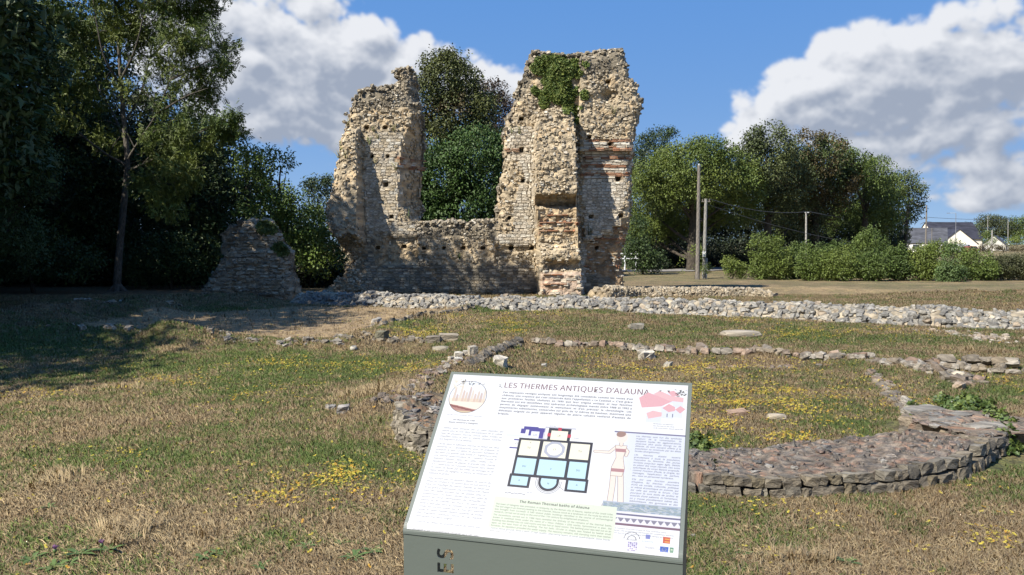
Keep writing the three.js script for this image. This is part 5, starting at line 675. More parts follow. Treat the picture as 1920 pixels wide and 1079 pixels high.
function crownOf(parent, blobs, { kind = 'broad', scale = 1, tint: [c0, c1], gap = 0.0, seed, dens = 1, accent, accentShare = 0, mat = leafSolid, name = 'crown', shell = 0.45, gf = 0.55 }) {
  scale *= 0.72; const r = rng(seed), geos = LEAF[kind], lists = geos.map(() => []);
  for (const [bx, by, bz, rx, ry, rz, k = 1] of blobs) {
    const area = 4 * 3.14 * (((rx * ry) ** 1.6 + (rx * rz) ** 1.6 + (ry * rz) ** 1.6) / 3) ** (1 / 1.6), n = Math.round((area * 3.3 * dens * k) / (scale * scale));
    for (let i = 0; i < n; i++) {
      const d = V(r() * 2 - 1, r() * 2 - 1, r() * 2 - 1); if (d.lengthSq() > 1 || d.lengthSq() < 0.01) { i--; continue; } d.normalize();
      const q = shell + (1.02 - shell) * Math.sqrt(r()), bump = 1 + 0.24 * noise(bx + d.x * 2.2, by + d.y * 2.2, bz + d.z * 2.2) + 0.1 * noise(bx + d.x * 5, by + d.y * 5, bz + d.z * 5), x = bx + d.x * rx * q * bump, y = by + d.y * ry * q * bump, z = bz + d.z * rz * q * bump;
      if (noise(x * gf, y * gf, z * gf) < gap - 0.32 + 0.2 * (r() - 0.5)) continue; if (y < parent.position.y + 0.03) continue;
      const t = clamp(0.5 + 0.9 * noise(x * 0.4, y * 0.4, z * 0.4 + seed) + (r() - 0.5) * 0.5, 0, 1), b = 0.8 + 0.4 * r(); let c = [lerp(c0[0], c1[0], t) * b, lerp(c0[1], c1[1], t) * b, lerp(c0[2], c1[2], t) * b]; if (accent && (noise(x * 0.5 + 9, y * 0.5, z * 0.5) + 0.5) < accentShare + 0.3 * (r() - 0.5)) c = accent.map((v) => v * b);
      lists[Math.floor(r() * geos.length)].push([x - parent.position.x, y - parent.position.y, z - parent.position.z, r() * 6.283, scale * (0.75 + 0.5 * r()), c, (r() - 0.5) * 1.0, (r() - 0.5) * 1.0]);
    }
  }
  lists.forEach((l, i) => l.length && scatter(name, null, geos[i], mat, l, 'stuff', parent)); return lists.reduce((a, l) => a + l.length, 0);
}
let leafCount = 0;
// blobs given as [px, py, radius px, height radius px, nearer/farther metres] at the tree's distance
function tree(name, label, footPx, d, blobsPx, { trunk = 0.2, barkM = barkDark, limbs = true, group, category = 'tree', overhang = 0, ...o }) {
  const f = at(footPx, 500, d), foot = V(f.x, H(f.x, -d), -d), t = thing(name, label, category, foot, group), r = rng(o.seed + 500), m = d / FOCAL;
  const blobs = blobsPx.map(([px, py, rx, ry = rx, dz = 0, k = 1]) => { if (overhang) dz += clamp((355 - py) / 55, -1.3, 1) * overhang; const p = at(px, py, d - dz); return [p.x, p.y, p.z, rx * m, ry * m, Math.min(rx, ry * 1.2) * m * 1.05, k]; });
  const topY = Math.max(...blobs.map((b) => b[1])), cx = blobs.reduce((a, b) => a + b[0], 0) / blobs.length, mb = new MB(), pts = [], rad = [], hh = topY - foot.y;
  for (let i = 0; i <= 9; i++) { const k = i / 9; pts.push(V(lerp(foot.x, cx, k ** 1.6 * 0.8) + 0.1 * hh * 0.12 * noise(k * 3, o.seed, 1) * 2, foot.y - 0.15 + hh * 0.92 * k, foot.z + 0.2 * noise(k * 3, o.seed, 7))); rad.push(trunk * (1 - 0.82 * k) * (i === 0 ? 1.35 : 1)); }
  mb.tube(pts, rad, 9); mesh('trunk', mb.geo(), barkM, t);
  if (limbs) { const lb = new MB(); for (const b of blobs) { const k = clamp((b[1] - foot.y) / hh - 0.28, 0.12, 0.85), i = Math.min(8, Math.floor(k * 9)), s = pts[i].clone().lerp(pts[i + 1], k * 9 - i), e = V(b[0], b[1], b[2]), mid = s.clone().lerp(e, 0.5).add(V(0, -0.08 * s.distanceTo(e), 0)), R = Math.max(0.03, rad[i] * 0.42); const q = new THREE.QuadraticBezierCurve3(s, mid, e), pp = q.getPoints(6); lb.tube(pp, pp.map((_, j) => R * (1 - 0.85 * j / 6)), 6); for (let v = 0; v < 3; v++) { const st = q.getPoint(0.45 + 0.2 * v), dd = V(r() * 2 - 1, r() * 1.2 - 0.2, r() * 2 - 1).multiplyScalar(Math.max(b[3], b[4]) * 0.7); lb.tube([st, st.clone().addScaledVector(dd, 0.5).add(V(0, 0.1, 0)), st.clone().add(dd)], [R * 0.4, R * 0.25, R * 0.08], 5); } } mesh('limbs', lb.geo(), barkM, t); }
  leafCount += crownOf(t, blobs, o); return t;
}
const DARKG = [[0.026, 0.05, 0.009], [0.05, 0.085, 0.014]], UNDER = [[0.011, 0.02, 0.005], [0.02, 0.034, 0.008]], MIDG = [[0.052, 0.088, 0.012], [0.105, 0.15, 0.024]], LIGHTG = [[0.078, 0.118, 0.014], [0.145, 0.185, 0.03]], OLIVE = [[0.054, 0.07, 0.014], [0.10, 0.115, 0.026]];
// trees beyond the gap of the ruin
tree('broadleaf_tree', 'tall olive green tree rising in the gap between the two towers', 850, 43, [[838, 150, 46, 50], [815, 120, 26, 26], [850, 112, 24, 22], [870, 150, 34, 34], [800, 190, 36, 50], [860, 220, 60, 50], [905, 205, 34, 34], [830, 260, 66, 46], [900, 270, 52, 44]], { trunk: 0.3, tint: OLIVE, scale: 0.95, seed: 11, gap: 0.0, dens: 1.6, accent: [0.075, 0.058, 0.016], accentShare: 0.06 });
tree('copper_tree', 'dark reddish tree peeping over beside the right tower', 930, 50, [[925, 172, 26, 24], [948, 195, 22, 22], [905, 165, 16, 16], [930, 215, 34, 30], [945, 260, 30, 40]], { trunk: 0.25, tint: [[0.05, 0.032, 0.02], [0.085, 0.058, 0.034]], scale: 1.0, seed: 12, gap: 0.1 });
tree('round_tree', 'dense green bushy tree filling the gap behind the low middle wall', 860, 38, [[890, 300, 66, 62], [830, 330, 60, 60], [915, 360, 50, 60], [800, 390, 50, 50], [870, 390, 80, 50], [930, 300, 30, 50], [795, 330, 28, 40], [760, 420, 60, 60], [870, 460, 110, 60]], { trunk: 0.3, tint: [[0.03, 0.07, 0.01], [0.062, 0.118, 0.016]], scale: 0.9, seed: 13, gap: -0.15, dens: 1.7 });
tree('slender_tree', 'thin leafy tree seen low between the stump and the left tower', 600, 58, [[600, 350, 26, 24], [622, 345, 18, 18], [580, 345, 14, 14], [605, 385, 40, 28], [590, 420, 44, 30], [625, 420, 26, 40], [560, 440, 46, 30]], { trunk: 0.18, tint: DARKG, scale: 1.0, seed: 14, gap: 0.1 });
tree('sunlit_shrub_tree', 'bright young maple catching sun behind the ruined stump', 520, 33, [[500, 300, 26, 32], [470, 330, 40, 40], [520, 345, 36, 36], [555, 380, 40, 34], [500, 390, 60, 40], [560, 420, 50, 34], [585, 450, 44, 40], [540, 300, 12, 20], [460, 285, 16, 16], [600, 480, 40, 40]], { trunk: 0.14, tint: [[0.07, 0.125, 0.015], [0.16, 0.22, 0.032]], scale: 0.85, seed: 15, gap: 0.08 });
tree('woodland_tree', 'dark shaded tree standing just behind the ruined stump', 470, 36.5, [[430, 330, 60, 60], [400, 260, 50, 50], [450, 420, 80, 60], [540, 470, 80, 60], [380, 380, 80, 70], [600, 510, 60, 40], [450, 500, 90, 50]], { trunk: 0.25, tint: DARKG, scale: 1.1, seed: 16, gap: 0.0 });
// the dark wood on the left
tree('woodland_tree', 'dark spreading tree behind the ash trunk, in deep shade', 330, 38, [[340, 230, 60, 60], [300, 320, 100, 80], [260, 420, 120, 80], [350, 430, 80, 70], [380, 330, 50, 60], [200, 300, 90, 90], [300, 510, 130, 40]], { trunk: 0.3, tint: DARKG, scale: 1.15, seed: 17, gap: 0.0 });
tree('woodland_tree', 'dark tall tree left of the ash, rising to the top of the picture', 100, 37, [[110, 120, 80, 80], [60, 200, 100, 90], [140, 260, 100, 90], [90, 360, 130, 90], [60, 460, 140, 70], [150, 450, 100, 70], [160, 40, 60, 60], [90, 40, 70, 70], [30, 60, 70, 80], [200, 90, 50, 60]], { trunk: 0.35, tint: DARKG, scale: 1.2, seed: 18, gap: 0.02, accent: [0.10, 0.15, 0.03], accentShare: 0.15 });
tree('overhanging_tree', 'near black tree whose boughs hang in at the left edge', -70, 24, [[30, 70, 70, 60], [10, 160, 90, 60], [40, 230, 60, 40], [20, 300, 90, 60], [60, 350, 50, 30], [-40, 420, 120, 90], [90, 130, 40, 30], [-60, 60, 120, 120], [20, 20, 50, 30], [-20, 470, 110, 50]], { trunk: 0.35, tint: [[0.03, 0.06, 0.014], [0.055, 0.10, 0.02]], scale: 0.6, seed: 19, gap: 0.06 });
tree('holly_bush', 'dark low bush under the trees left of the ash trunk', 60, 31, [[40, 470, 100, 50], [130, 490, 60, 36], [-40, 470, 90, 60]], { trunk: 0.1, limbs: false, tint: DARKG, scale: 0.9, seed: 20, gap: -0.05, category: 'bush' });
tree('holly_bush', 'dark undergrowth bush between the ash trunk and the stump', 320, 34, [[310, 480, 70, 44], [270, 500, 40, 36], [370, 480, 50, 50]], { trunk: 0.1, limbs: false, tint: DARKG, scale: 0.9, seed: 21, gap: -0.05, category: 'bush' });
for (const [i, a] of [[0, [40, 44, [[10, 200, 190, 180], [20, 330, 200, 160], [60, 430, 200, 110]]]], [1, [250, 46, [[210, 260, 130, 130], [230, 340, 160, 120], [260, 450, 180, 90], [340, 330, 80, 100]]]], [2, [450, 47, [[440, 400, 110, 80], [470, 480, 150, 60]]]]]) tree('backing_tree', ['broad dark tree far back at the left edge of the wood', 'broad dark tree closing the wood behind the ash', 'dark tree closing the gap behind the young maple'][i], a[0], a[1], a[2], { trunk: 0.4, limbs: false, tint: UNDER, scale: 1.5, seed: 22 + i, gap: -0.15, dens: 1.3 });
// the slender ash in front of the wood: visible trunk and limbs, airy crown
{
  const d = 32, f = at(220, 545, d), foot = V(f.x, H(f.x, -d), -d), t = thing('ash_tree', 'slender pale barked ash tree with an airy crown before the dark wood', 'tree', foot), p = (px, py, dz = 0) => at(px, py, d - dz);
  const mb = new MB(), q = (l, R) => { const c = new THREE.CatmullRomCurve3(l), pts = c.getPoints(l.length * 4); return [pts, pts.map((_, i) => lerp(R[0], R[1], i / (pts.length - 1)))]; };
  const tr = [V(foot.x - 0.02, foot.y - 0.15, foot.z), p(219, 530), p(224, 460), p(232, 380), p(238, 300), p(232, 230), p(226, 150), p(222, 90), p(216, 20), p(212, -60)]; const [tp, trr] = q(tr, [0.175, 0.03]); trr[0] = 0.27; trr[1] = 0.215; mb.tube(tp, trr, 10); for (let k = 0; k < 5; k++) { const a = k * 1.3, e = V(Math.cos(a) * 0.55, -0.2, Math.sin(a) * 0.55); mb.tube([foot.clone().add(V(0, 0.25, 0)), foot.clone().addScaledVector(e, 0.5).add(V(0, 0.1, 0)), foot.clone().add(e)], [0.16, 0.11, 0.04], 6); } mesh('trunk', mb.geo(), barkGrey, t);
  const L = [[[238, 300], [262, 262, 0.5], [292, 215, 1], [318, 150, 1.4], [340, 90, 1.8]], [[236, 270], [210, 210, -0.6], [176, 150, -1], [160, 80, -1.2]], [[232, 230], [262, 180, -0.6], [280, 110, -1], [296, 40, -1.2]], [[240, 320], [284, 300, 0.8], [330, 270, 1.4], [380, 245, 2], [430, 228, 2.4]], [[238, 310], [200, 290, 1], [150, 250, 1.6], [110, 200, 2]], [[226, 150], [250, 100, 0.6], [266, 40, 1], [275, -30, 1]], [[226, 160], [196, 110, 0.8], [180, 40, 1], [170, -40, 1.2]], [[262, 262, 0.5], [310, 235, -0.5], [370, 190, -1], [410, 130, -1.2], [425, 95, -1.2]], [[318, 150, 1.4], [350, 135, 1.6], [400, 110, 2]], [[292, 215, 1], [350, 180, 1.6], [390, 165, 2]], [[280, 110, -1], [330, 60, -1], [380, 20, -1.2]], [[240, 330], [260, 350, 1.5], [300, 345, 2.4], [340, 340, 2.8]]];
  for (const l of L) { const m2 = new MB(), [a, b] = q(l.map((e) => p(...e)), [0.055, 0.01]); m2.tube(a, b, 6); const r = rng(l[0][0] + l[1][0]); for (let i = 3; i < a.length; i += 2) { const e = V(r() * 2 - 1, r() * 1.4 - 0.4, r() * 2 - 1).multiplyScalar(0.9 + 0.6 * r()); m2.tube([a[i], a[i].clone().addScaledVector(e, 0.5).add(V(0, 0.08, 0)), a[i].clone().add(e)], [b[i] * 0.5, b[i] * 0.35, 0.006], 4); } mesh('limb', m2.geo(), barkGrey, t); }
  const m = d / FOCAL, B = []; for (const [px, py, R, k = 1, dz = 0] of [[340, 70, 46, 1, 1.5], [300, 20, 50, 1], [380, 20, 42, 1, -1], [420, 100, 34, 1, -1], [400, 60, 34, 0.8], [395, 130, 36, 0.9, 1], [435, 80, 18, 0.8], [350, 150, 40, 0.7, 1], [300, 130, 40, 0.6], [260, 80, 46, 0.7], [220, 30, 54, 0.8], [160, 60, 50, 0.7, -1], [130, 120, 44, 0.6, 1], [170, 170, 44, 0.5], [120, 210, 40, 0.6, 2], [330, 210, 40, 0.7, 1.4], [385, 180, 30, 0.8], [300, 270, 44, 0.7, 1.5], [360, 255, 36, 0.9, 2], [415, 235, 30, 1, 2.4], [440, 250, 22, 1, 2.2], [430, 215, 20, 0.8, 2.4], [340, 320, 38, 0.8, 2.6], [200, 260, 40, 0.4], [270, 330, 34, 0.5, 2], [250, 170, 40, 0.4], [320, -40, 70, 0.9], [220, -50, 80, 0.8], [400, -40, 50, 0.8], [310, 380, 40, 0.5, 2.5], [90, 40, 50, 0.7]]) { const c = p(px, py, dz); B.push([c.x, c.y, c.z, R * m, R * m * 0.85, R * m, k]); }
  leafCount += crownOf(t, B, { kind: 'ash', scale: 0.72, tint: [[0.075, 0.118, 0.016], [0.17, 0.205, 0.034]], seed: 31, gap: 0.2, dens: 1.7, shell: 0.1, gf: 1.2 });
}
// the wood beyond the road on the right
tree('willow_tree', 'broad light green willow directly right of the tall tower', 1300, 60, [[1300, 320, 74, 58], [1250, 340, 56, 56], [1360, 330, 56, 50], [1400, 350, 40, 44], [1215, 390, 50, 70], [1290, 395, 80, 44], [1370, 385, 66, 44], [1330, 280, 40, 24], [1235, 420, 50, 40], [1198, 430, 36, 44], [1210, 320, 26, 30]], { trunk: 0.45, tint: [[0.066, 0.105, 0.013], [0.145, 0.185, 0.028]], scale: 1.0, dens: 1.5, seed: 41, overhang: 3.5, gap: 0.0 });
tree('poplar', 'sparse tree top showing between the tower and the willow', 1240, 78, [[1236, 262, 26, 24], [1215, 262, 16, 14], [1260, 248, 12, 12], [1200, 275, 14, 20], [1230, 300, 40, 30], [1195, 300, 20, 30]], { trunk: 0.25, tint: DARKG, scale: 1.1, seed: 42, gap: 0.16 });
tree('grey_green_tree', 'grey green tree with a ragged top between willow and chestnut', 1440, 63, [[1440, 255, 30, 24], [1415, 262, 22, 22], [1460, 280, 34, 36], [1430, 310, 44, 44], [1475, 340, 50, 50], [1440, 380, 56, 54], [1500, 400, 50, 50], [1400, 290, 22, 24]], { trunk: 0.4, tint: [[0.055, 0.075, 0.02], [0.095, 0.115, 0.034]], dens: 1.4, scale: 1.2, seed: 43, overhang: 3.5, gap: 0.06 });
tree('chestnut_tree', 'rust brown chestnut tree at the middle of the right wood', 1530, 66, [[1515, 275, 36, 30], [1545, 290, 40, 36], [1500, 320, 40, 44], [1550, 345, 50, 50], [1520, 390, 54, 50], [1580, 330, 34, 40]], { trunk: 0.4, tint: [[0.058, 0.046, 0.012], [0.098, 0.07, 0.018]], dens: 1.4, scale: 1.2, seed: 44, overhang: 3.5, gap: 0.02, accent: [0.05, 0.072, 0.014], accentShare: 0.42 });
tree('oak_tree', 'dark green oak right of the rust brown chestnut', 1620, 68, [[1600, 320, 36, 34], [1640, 330, 40, 36], [1620, 370, 54, 50], [1660, 380, 40, 50], [1600, 420, 60, 46], [1650, 430, 50, 40], [1585, 300, 26, 24], [1560, 275, 30, 22, -4]], { trunk: 0.4, tint: MIDG, scale: 1.1, dens: 1.4, seed: 45, overhang: 3.5, gap: 0.02 });
tree('airy_tree', 'airy end tree of the right wood against open sky', 1695, 72, [[1695, 345, 30, 26], [1712, 365, 24, 26], [1690, 390, 36, 34], [1688, 422, 22, 30], [1675, 350, 24, 24], [1720, 345, 12, 16], [1670, 450, 30, 30]], { trunk: 0.25, tint: [[0.06, 0.085, 0.02], [0.105, 0.13, 0.032]], scale: 1.1, seed: 46, overhang: 3.5, gap: 0.12 });
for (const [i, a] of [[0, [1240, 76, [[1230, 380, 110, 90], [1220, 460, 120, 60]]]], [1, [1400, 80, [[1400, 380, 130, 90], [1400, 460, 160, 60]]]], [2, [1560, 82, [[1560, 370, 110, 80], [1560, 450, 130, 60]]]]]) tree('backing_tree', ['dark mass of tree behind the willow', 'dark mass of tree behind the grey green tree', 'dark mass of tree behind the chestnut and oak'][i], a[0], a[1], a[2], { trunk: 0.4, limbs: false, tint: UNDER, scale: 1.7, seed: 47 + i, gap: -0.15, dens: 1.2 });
tree('hazel_bush', 'dark bush beside the white rail under the willow', 1205, 52, [[1200, 480, 34, 30], [1225, 490, 26, 22], [1190, 440, 30, 40]], { trunk: 0.08, limbs: false, tint: DARKG, scale: 0.9, seed: 50, category: 'bush' });
tree('roadside_bush', 'sunlit bush wrapped around the foot of the two poles', 1305, 45.5, [[1295, 492, 16, 16], [1308, 480, 14, 24], [1320, 498, 12, 16], [1284, 500, 8, 10]], { trunk: 0.05, limbs: false, tint: LIGHTG, scale: 0.55, seed: 51, gap: 0.02, category: 'bush' });
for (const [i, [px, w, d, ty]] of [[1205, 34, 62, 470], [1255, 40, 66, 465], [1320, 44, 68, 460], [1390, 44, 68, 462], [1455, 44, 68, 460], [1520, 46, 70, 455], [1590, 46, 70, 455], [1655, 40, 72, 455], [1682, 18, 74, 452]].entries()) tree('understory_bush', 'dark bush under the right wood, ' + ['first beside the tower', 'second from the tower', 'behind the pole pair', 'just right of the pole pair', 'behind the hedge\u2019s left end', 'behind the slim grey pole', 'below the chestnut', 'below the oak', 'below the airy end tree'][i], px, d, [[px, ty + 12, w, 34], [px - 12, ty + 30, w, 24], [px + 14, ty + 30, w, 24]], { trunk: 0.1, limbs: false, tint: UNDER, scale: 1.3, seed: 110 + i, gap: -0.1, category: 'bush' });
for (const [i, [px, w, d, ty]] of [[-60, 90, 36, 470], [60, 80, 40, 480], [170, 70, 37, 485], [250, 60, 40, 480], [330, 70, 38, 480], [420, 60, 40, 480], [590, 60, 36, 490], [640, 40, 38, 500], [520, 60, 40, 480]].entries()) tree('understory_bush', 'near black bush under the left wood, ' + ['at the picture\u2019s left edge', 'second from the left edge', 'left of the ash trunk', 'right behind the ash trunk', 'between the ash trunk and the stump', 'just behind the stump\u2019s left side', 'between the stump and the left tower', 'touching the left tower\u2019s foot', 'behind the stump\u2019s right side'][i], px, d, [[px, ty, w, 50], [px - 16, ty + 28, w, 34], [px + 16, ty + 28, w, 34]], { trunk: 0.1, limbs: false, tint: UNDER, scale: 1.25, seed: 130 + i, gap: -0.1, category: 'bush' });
// the row of shrubs along the field's far edge, each with its own place
const HEDGE = [['light green hazel at the left end of the hedge row', 1440, 44.5, [[1425, 468, 20, 22], [1450, 470, 22, 26], [1430, 495, 24, 18], [1460, 495, 24, 20]], LIGHTG], ['yellow green sapling low at the hedge row\u2019s left foot', 1375, 45, [[1372, 502, 12, 12], [1390, 508, 8, 8], [1362, 496, 5, 8]], LIGHTG], ['low shrub between the hazel and the leaning shrubs', 1480, 45.5, [[1480, 490, 22, 20], [1498, 500, 20, 16], [1500, 470, 18, 14]], MIDG], ['bright shrub bulging forward under the slim grey pole', 1520, 43, [[1515, 490, 22, 22], [1540, 495, 24, 20], [1525, 510, 24, 12]], LIGHTG], ['round shrub with pale tips right of the slim pole', 1570, 42.5, [[1560, 495, 20, 18], [1580, 490, 24, 20], [1575, 508, 22, 12]], LIGHTG],
  ['tall ragged elder shoot standing above the row', 1632, 46, [[1630, 452, 22, 20], [1650, 470, 20, 16], [1615, 465, 16, 16], [1638, 440, 10, 10]], MIDG], ['dark rounded shrub below the ragged elder', 1632, 42.5, [[1625, 500, 24, 18], [1640, 490, 24, 18], [1632, 512, 20, 10]], MIDG], ['mid green shrub filling the row\u2019s middle', 1680, 43, [[1675, 495, 22, 20], [1690, 500, 18, 16], [1680, 480, 20, 14]], MIDG], ['low mounded shrub before the ragged footing of the oak', 1585, 46, [[1580, 470, 30, 12], [1610, 475, 24, 12], [1550, 470, 24, 12]], MIDG],
  ['yellow green shrub under the house roofs', 1725, 43, [[1720, 490, 26, 20], [1740, 500, 18, 16], [1735, 478, 20, 12]], LIGHTG], ['dark conical fir shrub standing forward of the row', 1785, 41.5, [[1785, 495, 22, 20], [1785, 475, 16, 16], [1780, 515, 22, 12]], [[0.05, 0.095, 0.026], [0.085, 0.135, 0.036]]], ['broad shrub right of the conical fir shrub', 1830, 43, [[1825, 495, 20, 20], [1845, 500, 20, 18], [1815, 485, 16, 14], [1850, 520, 10, 8]], MIDG], ['shrub in front of the parked white van', 1770, 47, [[1760, 470, 30, 12], [1790, 472, 24, 12], [1740, 468, 20, 10]], LIGHTG]];
HEDGE.forEach(([l, px, d, b, t], i) => tree('hedge_shrub', l, px, d, [...b, ...b.map(([x, y, rx]) => [x + 4, Math.max(y, 503) + 3, rx * 1.15, 17]), ...b.flatMap(([x, y, rx, ry], k) => [[x - rx * 0.5, y - ry * 0.95, 4, 8, 0, 0.8], [x + rx * (0.1 + 0.2 * k), y - ry * 1.1, 5, 9, 0, 0.8], [x + rx * 0.7, y - ry * 0.8, 4, 7, 0, 0.8]])], { trunk: 0.05, limbs: false, tint: t, scale: 0.62, seed: 60 + i, gap: -0.02, dens: 1.3, category: 'shrub', group: 'shrubs of the field edge row' }));
tree('clipped_hedge', 'brownish trimmed hedge running off at the right edge', 1890, 43.5, [[1860, 498, 30, 20], [1890, 498, 30, 21], [1920, 498, 30, 20], [1955, 498, 30, 20], [1870, 512, 40, 14], [1920, 512, 44, 14]], { trunk: 0.05, limbs: false, tint: [[0.05, 0.055, 0.018], [0.085, 0.10, 0.026]], dens: 1.6, scale: 0.55, seed: 80, gap: -0.05, category: 'hedge' });
// far trees and hedge beyond the houses
tree('far_tree', 'far round tree with a flat top beyond the houses', 1868, 290, [[1850, 412, 22, 10], [1868, 415, 26, 12], [1860, 430, 34, 16], [1885, 428, 28, 16]], { trunk: 0.5, limbs: false, tint: [[0.045, 0.06, 0.024], [0.075, 0.09, 0.035]], scale: 3.4, seed: 81, gap: 0.0, dens: 1.2 });
tree('far_tree', 'far tree at the right edge of the picture', 1925, 290, [[1915, 424, 28, 18], [1940, 420, 30, 20], [1905, 440, 30, 14]], { trunk: 0.5, limbs: false, tint: MIDG, scale: 3.4, seed: 82, dens: 1.2 });
tree('far_tree', 'low far trees between the big slate roof and the flat topped tree', 1822, 330, [[1815, 430, 16, 12], [1832, 432, 16, 14], [1805, 436, 14, 10], [1840, 444, 20, 10]], { trunk: 0.4, limbs: false, tint: MIDG, scale: 3.2, seed: 83, dens: 1.2 });
tree('far_bush', 'light green bush in front of the small far gable', 1852, 200, [[1850, 444, 9, 12], [1858, 450, 8, 8], [1900, 452, 12, 8], [1915, 448, 14, 10]], { trunk: 0.2, limbs: false, tint: LIGHTG, scale: 1.8, seed: 84, category: 'bush' });
tree('far_hedge', 'clipped brown hedge on the far field edge', 1880, 170, [[1845, 465, 14, 6.5], [1865, 465, 14, 6.5], [1885, 465, 14, 6.5], [1905, 465, 14, 6.5], [1930, 465, 16, 6.5]], { trunk: 0.1, limbs: false, tint: [[0.065, 0.05, 0.02], [0.09, 0.07, 0.028]], scale: 1.5, seed: 85, category: 'hedge' });
// trees left of and behind the picture's edge: they throw the shade on the left lawn, the stump and the wall's foot
for (const [i, [x, z, h, R]] of [[-15.6, -19.5, 13.5, 3.4], [-16.5, -12.5, 11.8, 4.2], [-17, -5.5, 10.6, 4.4], [-20.5, -24, 12, 3.6], [-21, -16, 14, 4.2], [-25, -30, 15, 4.2], [-29, -36, 16, 5], [-31, -27, 16, 5], [-35, -44, 17, 5.5], [-28, -21, 14, 4.4]].entries()) {
  const t = thing('shade_tree', ['large tree just outside the left edge, nearest the ruin', 'large tree outside the left edge, second from the ruin', 'large tree beside the viewer on the left', 'tall tree outside the left edge behind the first', 'tall tree outside the left edge in the back row', 'tree of the left wood outside the edge, level with the ruin', 'tree of the left wood outside the edge, beyond the ruin', 'tree of the left wood outside the edge, in its second row', 'farthest tree of the left wood outside the edge', 'tree of the left wood outside the edge, behind the second large tree'][i], 'tree', V(x, H(x, z), z)), mb = new MB(), b = t.position; mb.tube([b.clone().add(V(0, -0.1, 0)), b.clone().add(V(0.1, h * 0.4, 0)), b.clone().add(V(0, h * 0.8, 0.1))], [0.4, 0.3, 0.1], 9); mesh('trunk', mb.geo(), barkDark, t);
  leafCount += crownOf(t, [[x, h - R * 0.8, z, R, R * 0.8, R], [x + 0.6, h - R * 1.9, z + 0.8, R * 1.1, R, R * 1.1], [x - 0.5, h - R * 2.6, z - 0.6, R, R * 0.8, R], ...(i === 0 ? [[-15.0, 12.5, -21.5, 2.4, 0.8, 1.1], [-11.6, 12.25, -21.4, 2.2, 0.55, 0.9], [-9.9, 12.2, -21.4, 0.9, 0.4, 0.8], [-13, 13.4, -21.4, 0.5, 0.35, 0.4]] : [])].filter((q) => q[1] > 2), { tint: DARKG, scale: 1.7, seed: 90 + i, gap: -0.2, dens: 1.7 });
}
// ivy and tufts on the masonry
leafOn.forEach(({ body, Z, test, win: [x0, y0, x1, y1] }, k) => {
  const r = rng(95 + k), a = at(x0, y1, -Z), b = at(x1, y0, -Z), l = [], t = thing('ivy', k ? 'dark green creeper hanging on the right slope of the stump' : 'bright green ivy growing over the top of the tall right tower', 'ivy', V((a.x + b.x) / 2, (a.y + b.y) / 2, Z));
  for (let i = 0; i < 26000; i++) { const x = lerp(a.x, b.x, r()), y = lerp(a.y, b.y, r()), [px, py] = proj(x, y, Z); if (!body.ok(x, y) || test(px, py, x, y) < 0.42 + 0.12 * r()) continue; const bulge = 0.03 + 0.2 * clamp(test(px, py, x, y) - 0.35, 0, 1) * r(), q = 0.8 + 0.4 * r(); l.push([x - t.position.x, y - t.position.y, body.face(x, y) + bulge - Z, r() * 6.28, 0.5 + 0.35 * r(), (r() < 0.4 ? [0.16, 0.195, 0.035] : [0.09, 0.135, 0.022]).map((v) => v * q * (k ? 0.7 : 1)), 0.9 + (r() - 0.5) * 0.9, (r() - 0.5) * 0.8]); }
  scatter('leaves', null, LEAF.ivy[0], leafSolid, l, 'stuff', t); const mb = new MB(); for (let i = 0; i < 9; i++) { const x = lerp(a.x, b.x, 0.25 + 0.5 * r()); const pts = []; for (let q = 0; q < 8; q++) { const yy = lerp(a.y, b.y, q / 7), xx = x + 0.2 * noise(q * 0.7, i, k); if (body.ok(xx, yy)) { const [px, py] = proj(xx, yy, Z); if (test(px, py, xx, yy) > 0.3) pts.push(V(xx, yy, body.face(xx, yy) + 0.03)); } } if (pts.length > 2) mb.tube(pts, pts.map(() => 0.012), 5); } if (mb.p.length) mesh('stems', mb.geo(), barkDark, t);
});
{
  const r = rng(99), g = blades(12, 16, 0.1, 0.3, 0.8, 0.008), dry = std({ color: lin(0.16, 0.15, 0.06), side: THREE.DoubleSide }), grn = std({ color: lin(0.10, 0.13, 0.035), side: THREE.DoubleSide });
  const where = ['on the left pier\u2019s outer edge', 'lower on the left pier\u2019s edge', 'on the left pier below its top', 'on the left tower\u2019s ledge', 'on the ledge right of the first ledge tuft', 'on the dressed face below the ledge', 'beside the top of the left pier', 'under the upper putlog holes', 'on the broken edge by the red tiles', 'on the shaded low middle wall', 'on the step of the right tower\u2019s left shoulder', 'in the tall tower\u2019s upper hollow', 'where the left tower meets the low wall', 'at the foot of the dressed facing in the shade', 'on the left tower\u2019s outer corner', 'left on the right tower\u2019s shoulder', 'beside the pier top under the ivy'];
  wallTufts.forEach((p, i) => { const o = shade(new THREE.Mesh(g, i % 3 ? dry : grn)); o.name = numbered('wall_tuft'); o.position.copy(p); o.rotation.set(0.5, r() * 6, 0); o.scale.setScalar(0.8 + 0.7 * r()); scene.add(o); tag(o, 'small grass tuft ' + where[i], 'grass tuft', 'tufts growing on the ruin'); });
}
console.log('leaf clusters', leafCount);
